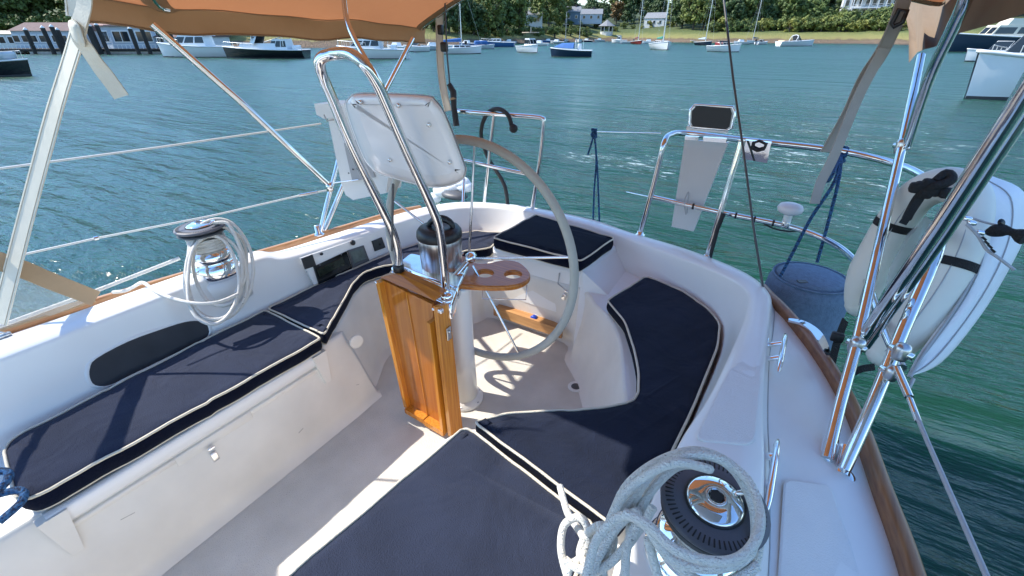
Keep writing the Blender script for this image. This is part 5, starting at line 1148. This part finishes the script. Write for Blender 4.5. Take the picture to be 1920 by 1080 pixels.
win = [ad(1655, 560, 1.86), ad(1668, 500, 1.85), ad(1700, 440, 1.83), ad(1735, 405, 1.82), ad(1760, 430, 1.81), ad(1740, 500, 1.80), ad(1700, 570, 1.80), ad(1668, 610, 1.82)]
MB().add(win, [tuple(range(8))]).add([w_ + Vector((.004, .004, 0)) for w_ in win], [tuple(range(8))]).build('clear_window', film('milky_window', (.45, .50, .50), .45), hb_)
bk = MB(); bk.tube(smooth([ad(1700, 410, 1.75), ad(1722, 370, 1.72), ad(1745, 352, 1.70), ad(1770, 345, 1.70), ad(1785, 335, 1.71), ad(1775, 325, 1.72), ad(1755, 340, 1.71)], 4), .012, 8)
for (x, y) in ((1728, 350), (1742, 345), (1758, 350), (1735, 362), (1775, 362), (1718, 352), (1750, 358)): bk.rbox(ad(x, y, 1.71), (.032, .03, .028), .008)
bk.build('buckle_and_strap', blackw, hb_)
MB().ribbon([ad(1728, 368, 1.71), ad(1710, 395, 1.71), ad(1692, 420, 1.71)], .022, -FW).build('strap_tail', blackw, hb_)
MB().ribbon(smooth([ad(1560, 680, 1.72), ad(1570, 640, 1.75), ad(1585, 600, 1.8)], 4), .024, -FW).build('hanging_strap', blackw, hb_)
MB().rbox(ad(1570, 632, 1.74), (.035, .02, .03), .005).build('buckle', blackp, hb_)
MB().ribbon(smooth([ad(1595, 702, 1.7), ad(1615, 692, 1.7), ad(1640, 688, 1.72)], 4), .02, -FW).build('hanging_strap', blackw, hb_)
sg = thing('rescue_sling_bag', 'bulky white fabric rescue sling bag outboard of the life buoy', 'fabric bag')
edgeA = [(1700, 705, 1.62), (1725, 660, 1.66), (1775, 590, 1.70), (1815, 520, 1.73), (1835, 440, 1.76), (1840, 385, 1.78), (1815, 345, 1.8)]
edgeB = [(1702, 706, 1.62), (1765, 680, 1.70), (1840, 590, 1.78), (1895, 500, 1.84), (1925, 430, 1.88), (1920, 360, 1.9), (1860, 330, 1.9)]
rows_ = []
for (a, b_) in zip(smooth([Vector(q) for q in edgeA], 5), smooth([Vector(q) for q in edgeB], 5)):
    A, B = ad(*a), ad(*b_); m_ = (A + B) / 2; w_ = (B - A).length; back = (m_ - C0).normalized()
    front = [A.lerp(B, s_) - back * (math.sin(PI * s_) * .32 * w_ + .004 * math.sin(9 * s_ + a.y * .05)) for s_ in (0, .08, .2, .35, .5, .65, .8, .92, 1)]
    rear = [A.lerp(B, s_) + back * math.sin(PI * s_) * .45 * w_ for s_ in (.85, .6, .4, .15)]
    rows_.append(front + rear)
MB().loft(rows_, True, True, True, True).build('bag_body', slingm, sg)
MB().tube(smooth([ad(*q) - FW * .012 for q in edgeA], 4), .004, 6).build('seam_cord', greyl, sg)
for f_ in (.33, .66):
    ln = [rw_[0].lerp(rw_[8], 0) * 0 + rw_[int(8 * f_)] - FW * .002 for rw_ in rows_]
    MB().tube(ln, .0016, 5).build('seam', greyl, sg)
MB().tube(smooth([ad(1850, 436, 1.66), ad(1875, 432, 1.64), ad(1900, 436, 1.63), ad(1925, 446, 1.62)], 4), [.006, .01, .014, .016, .016, .015, .012, .009, .009, .013, .017, .018, .018], 10).build('black_toggle', blackw, sg)
MB().tube(smooth([ad(1800, 400, 1.66), ad(1840, 415, 1.66), ad(1880, 425, 1.65)], 4), .003, 6).build('drawcord', greyl, sg)
MB().tube(smooth([ad(1812, 420, 1.62), ad(1832, 440, 1.62), ad(1850, 468, 1.62), ad(1870, 482, 1.62), ad(1902, 506, 1.63)], 4), .004, 6).build('drawcord', greyl, sg)
for (x, y) in ((1814, 410), (1822, 418), (1838, 436)): MB().rbox(ad(x, y, 1.63), (.018, .016, .012), .004).build('shackle', chrome, sg)
for i, (x, y) in enumerate(((1845, 447), (1850, 455), (1856, 462), (1862, 470))): MB().box(ad(x, y, 1.612), (.012, .003, .005), Matrix.Rotation(.6, 3, 'Y')).build('printed_mark', blackp, sg)
for (x, y) in ((1800, 390), (1802, 396)): MB().lathe([(.008, 0), (.006, .01)], ad(x, y, 1.63), 10).build('grommet', steel, sg)
MB().lathe([(.004, 0), (.010, .002)], ad(1876, 418, 1.64), 12, -FW).build('snap', blackp, sg)
# ------------------------------------------------------------------ bimini frame and canvas
bf = thing('awning_support', 'polished tubular bimini frame footed on the port side deck', 'awning frame')
F1 = az(1545, 872, .51); F2 = az(1577, 890, .51); J1 = ax(1606, 648, .25); J2 = ax(1691, 275, .26)
tA = ax(1727, 105, .27)
MB().tube([F1 + Vector((0, 0, .02)), ax(1575, 760, .24), J1, J2, tA], .0135, 14).build('frame_leg', steel, bf)
tB = [J2 + Vector((.012, .0, 0)), ax(1741, 150, .24), ax(1785, 55, .225), ax(1812, -5, .215), ax(1830, -70, .20)]
MB().tube(smooth(tB, 4), .0140, 14).build('frame_bow', steel, bf)
MB().tube([ax(1612, 640, .262), ax(1762, 420, .262), ax(1905, 200, .262), ax(1990, 60, .262)], .0140, 14).build('frame_strut', steel, bf)
MB().tube([ax(1624, 648, .285), ax(1775, 432, .285), ax(1925, 205, .285), ax(2010, 60, .285)], .0125, 14).build('frame_strut', steel, bf)
MB().tube(smooth([F2 + Vector((0, 0, .02)), ax(1640, 750, .285), ax(1692, 622, .305), ax(1752, 485, .34), T1[-1] + Vector((0, -.01, -.02)), T1[-1]], 4), .0140, 14).build('forward_leg', steel, pr)
for q, s_ in ((J1, 1), (J2, 1), (ax(1690, 660, .30), .9), (ax(1672, 700, .295), .8)):
    MB().rbox(q, (.036 * s_, .034 * s_, .05 * s_), .012).build('hinge_clamp', steelb, bf)
    MB().lathe([(.008, -.024), (.008, .024)], q, 10, (1, -.6, 0)).build('hinge_bolt', steel, bf)
for q in (F1, F2):
    MB().lathe([(.030, -.008), (.030, 0), (.026, .004), (.018, .006)], q, 24).build('deck_socket', steel, bf)
    MB().tube([q, q + (J1 - F1).normalized() * .07], .0165, 14).build('socket_sleeve', chrome, bf)
MB().rbox(az(1532, 905, .51), (.02, .03, .035), .004).build('eye_jaw', greyp, bf)
# starboard half of the frame
sf = thing('awning_support', 'slender starboard bimini leg passing behind the instrument pod', 'awning frame')
MB().tube([az(606, 437, .52), ax(668, 290, -1.96), ax(725, 165, -1.98), ax(774, 72, -2.0)], .0125, 12).build('frame_leg', steel, sf)
MB().tube([ax(622, 352, -1.955), ax(450, 190, -2.0), ax(285, 45, -2.06)], .0125, 12).build('frame_strut', steel, sf)
MB().lathe([(.018, -.02), (.018, .02)], ax(618, 350, -1.955), 12).build('hinge_clamp', steel, sf)
o = MB().tube(smooth([ad(640, -60, 1.8), ad(645, 0, 1.78), ad(651, 40, 1.76), ad(668, 80, 1.73), ad(690, 118, 1.70)], 5), .0085, 10).build('curved_support_rod', steel); tag(o, 'thin curved steel rod dropping from the awning to the guard hoop', 'rod')
# canopy: arched across, drooping aft; valance hangs from its starboard edge
cx_ = -.92; HWd = 1.18
cn = thing('bimini_awning', 'tan canvas bimini awning glowing orange above the starboard quarter', 'awning')
def canz(u, v):      # u -1..1 across, v 0 (forward) .. 1 (aft)
    edge = 1.50 - .115 * v ** .8; crown = .30
    return edge + crown * (1 - abs(u) ** 2.6) + (.0 if v < .9 else -.02 * (v - .9) * 10)
def cpt(u, v):
    yy = .70 + 1.66 * v - (.10 * (1 - abs(u) ** 2) * (v > .5) * (v - .5) * 2) - .19 * (1 - abs(u) ** 3) * max(0, 1 - v * 1.6)
    w_ = .008 * math.sin(9 * u + 5 * v) + .004 * math.sin(17 * v + 11 * u) * max(0, -u) + .003 * math.sin(31 * v - 6 * u)
    xx = cx_ + HWd * math.copysign(abs(math.sin(u * PI / 2)) ** 1.0, u)
    zz = 1.518 - .085 * v ** .8 + (.30 - .06 * v) * max(0, math.cos(u * PI / 2)) ** 1.9 + (.06 * u if u > 0 else 0)
    return Vector((xx, yy, zz + w_))
NU, NV = 40, 24
rw = [[cpt(-1 + 2 * i / NU, j / NV) for i in range(NU + 1)] for j in range(NV + 1)]
MB().loft(rw, False, True).build('canvas_top', canvas, cn, recalc=False)
# valances
def valance(u, nm, m, side=1):
    up_ = [cpt(u, j / NV) for j in range(NV + 1)]
    lo = [p + Vector((side * .01, 0, -.078 + .003 * math.sin(j * .9))) for j, p in enumerate(up_)]
    mid_ = [p.lerp(q, .5) + Vector((-side * .008 * math.sin(j * .7), 0, 0)) for j, (p, q) in enumerate(zip(up_, lo))]
    MB().loft([[a, b_, c] for a, b_, c in zip(up_, mid_, lo)], False, True).build(nm, m, cn, recalc=False)
    MB().tube(lo, .004, 6).build('hem_cord', canvas2, cn)
valance(-1, 'side_valance', canvas2, -1)
# aft and forward pocket bands wrapped round the bows
for v0, v1 in ((.955, 1.0), (0, .05), (.14, .19)):
    MB().loft([[cpt(-1 + 2 * i / NU, v) + Vector((0, 0, -.012 if 0 < k < 3 else -.001)) for i in range(NU + 1)] for k, v in enumerate((v0, v0 * .67 + v1 * .33, v0 * .33 + v1 * .67, v1))], False, True).build('bow_pocket', canvas2, cn, recalc=False)
    MB().tube([cpt(-1 + 2 * i / NU, (v0 + v1) / 2) - Vector((0, 0, .002)) for i in range(NU + 1)], .0115, 8).build('bow_tube', steel, cn)
# unseen panel added above the camera to shade port; pale blue cools the bounce
fw_ = thing('overhead_shade_panel', 'pale blue panel added out of view overhead to shade the port side', 'awning')
def bl(y): return -1.05 if y < .2 else -1.05 - .33 * min(1, (y - .2) / .26) ** 1.2
MB().loft([[Vector((bl(-1.5 + 2.05 * j / 20) + (.42 - bl(-1.5 + 2.05 * j / 20)) * i / 14, -1.5 + 2.05 * j / 20, 1.77 - .06 * ((i - 7) / 7) ** 2 + .006 * math.sin(j + i * .7))) for i in range(15)] for j in range(21)], False, True).build('shade_panel', mat('pale_blue_shade_panel', (.42, .50, .62), .85), fw_, recalc=False)
for v in ():
    MB().tube([cpt(-1 + 2 * i / NU, v) - Vector((0, 0, .002)) for i in range(NU + 1)], .0025, 5).build('seam', canvas2, cn)
for u in (-.955,):
    MB().tube([cpt(u, j / NV) - Vector((-.001, 0, .002)) for j in range(NV + 1)], .0022, 5).build('seam', canvas2, cn)
# hanging corner flap on the port quarter
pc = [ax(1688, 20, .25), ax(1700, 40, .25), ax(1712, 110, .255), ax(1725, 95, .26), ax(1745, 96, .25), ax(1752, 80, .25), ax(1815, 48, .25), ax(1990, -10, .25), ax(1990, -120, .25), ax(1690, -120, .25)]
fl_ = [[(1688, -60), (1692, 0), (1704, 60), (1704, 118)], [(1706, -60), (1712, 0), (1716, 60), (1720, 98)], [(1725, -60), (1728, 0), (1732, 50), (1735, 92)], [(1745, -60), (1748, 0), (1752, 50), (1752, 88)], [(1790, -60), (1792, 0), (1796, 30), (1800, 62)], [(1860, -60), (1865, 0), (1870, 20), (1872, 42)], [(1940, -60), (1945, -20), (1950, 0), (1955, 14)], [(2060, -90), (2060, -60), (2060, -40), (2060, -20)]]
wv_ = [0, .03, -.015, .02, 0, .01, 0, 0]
MB().loft([[ax(x, y, .262 + wv_[i]) for x, y in col_] for i, col_ in enumerate(fl_)], False, True).build('corner_flap', mat('tan_flap_shaded', (.19, .14, .095), .9, noise=.15, nscale=7, bump=.4, bscale=12), cn, recalc=False)  # same tan canvas as the awning, its shade put into a darker colour
# ------------------------------------------------------------------ straps
stitch_m = mat('stitching_thread', (.34, .31, .24), .8)
def strap(name, lab, P, w, m, k=6, nrm=None, kids=()):
    o = MB().ribbon(smooth(P, k), w, nrm if nrm else -FW, .003).build(name, m); tag(o, lab, 'strap')
    Q = smooth(P, k); st_ = MB()
    for sg_ in (-.38, .38):
        L_ = []
        for i, p in enumerate(Q):
            t_ = (Q[min(i + 1, len(Q) - 1)] - Q[max(i - 1, 0)]).normalized(); L_.append(p + t_.cross(-FW).normalized() * sg_ * w - FW * .002)
        st_.tube(L_, .0011, 4)
    st_.build('stitching', stitch_m, o); return o
s1 = strap('webbing_strap', 'long cream webbing strap crossing the left edge down to the deck', [ad(134, -40, 1.6), ad(142, 20, 1.62), ad(146, 60, 1.65), ad(100, 215, 1.85), ad(45, 420, 2.05), ad(-2, 605, 2.18)], .055, web)
MB().ribbon(smooth([ad(160, -40, 1.52), ad(158, 10, 1.53), ad(146, 62, 1.53), ad(165, 95, 1.54), ad(186, 125, 1.55), ad(205, 150, 1.55), ad(228, 182, 1.55)], 5), .036, -FW, .003).build('loose_tail', web, s1)
MB().rbox(ad(146, 62, 1.535), (.045, .02, .05), .012, Matrix.Rotation(.3, 3, 'Y')).build('knot', web, s1)
s2 = strap('webbing_strap', 'grey webbing strap with black buckle trailing from the port awning corner', [ad(1705, -40, 1.7), ad(1685, 30, 1.7), ad(1655, 95, 1.72), ad(1620, 150, 1.74), ad(1590, 215, 1.76), ad(1550, 285, 1.8)], .040, webg)
MB().ribbon(smooth([ad(1658, 90, 1.71), ad(1610, 180, 1.72), ad(1565, 290, 1.74), ad(1540, 340, 1.75), ad(1527, 382, 1.76)], 5), .030, -FW, .003).build('strap_tail', webg, s2)
MB().tube([ad(x, y, 1.68) for x, y in ((1686, 18), (1701, 20), (1692, 42), (1676, 50), (1672, 44))], .006, 8, closed=True).build('buckle', blackp, s2)
s3 = strap('webbing_strap', 'pale strap with black buckles tying the awning corner to the stern rail', [ay(826, -30, 2.3), ay(824, 50, 2.28), ay(826, 120, 2.25), ay(832, 170, 2.22), ay(840, 208, 2.2)], .042, web)
MB().rbox(ay(826, 56, 2.25), (.03, .03, .05), .008).build('buckle', blackp, s3); MB().rbox(ay(833, 88, 2.22), (.04, .03, .05), .008).build('buckle', blackp, s3)
MB().tube([ay(834, 0, 2.2), ay(838, 100, 2.2), ay(844, 165, 2.18)], .0045, 6).build('cord', greyp, s3)
o = MB().tube([ay(842, 158, 2.15), ay(850, 172, 2.15), ay(851, 200, 2.15), ay(856, 236, 2.15)], [.014, .018, .016, .017], 12).build('rubber_grip', blackr); tag(o, 'black rubber handle standing at the starboard stern rail', 'handle'); MB().tube([ay(849, 183, 2.148), ay(850, 187, 2.148)], .019, 12).build('tan_band', hemm, o)
# dodger side curtain at the far left
dg = thing('spray_curtain', 'tan edged clear vinyl curtain at the left edge of the deck', 'awning')
Xd = -2.03
def dp(x, y): return ax(x, y, Xd + .0)
hm = [ax(180, 560, -2.01), ax(90, 525, -2.02), ax(0, 490, -2.03), Vector((-2.035, -.09, 1.14)), Vector((-2.03, -.45, 1.54))]
MB().ribbon(smooth(hm, 4), .055, Vector((1, .1, .25)), .004).build('tan_hem', hemm, dg)
bt_ = [az(180, 566, .53), az(90, 594, .53), az(0, 622, .53), az(-140, 668, .53)]
MB().add([hm[0], hm[1], hm[2], hm[3], hm[4], bt_[3], bt_[2], bt_[1]], [(0, 1, 7), (1, 2, 7), (2, 3, 6, 7), (3, 4, 5, 6)]).build('clear_panel', vinyl, dg)
MB().tube([Vector((-2.02, .06, .60)), Vector((-2.03, -.013, .787)), Vector((-2.03, -.183, .974)), Vector((-2.0, -.6, 1.42))], .012, 10).build('shadow_tube', steel, dg)  # out-of-view tube added to cast the second shadow on the starboard cushion
MB().ribbon([p + Vector((0, 0, .012)) for p in bt_], .022, Vector((1, 0, .2)), .004).build('lower_hem', hemm, dg)
t_ = thing('deck_snap', 'small dark fitting on the starboard coaming at far left', 'deck fitting', az(6, 632, .59))
MB().rbox((0, 0, .004), (.02, .04, .012), .004).build('body', steelb, t_, world=False); MB().tube([(0, -.012, .008), (0, 0, .018), (0, .012, .008)], .003, 6).build('loop', steel, t_, world=False)
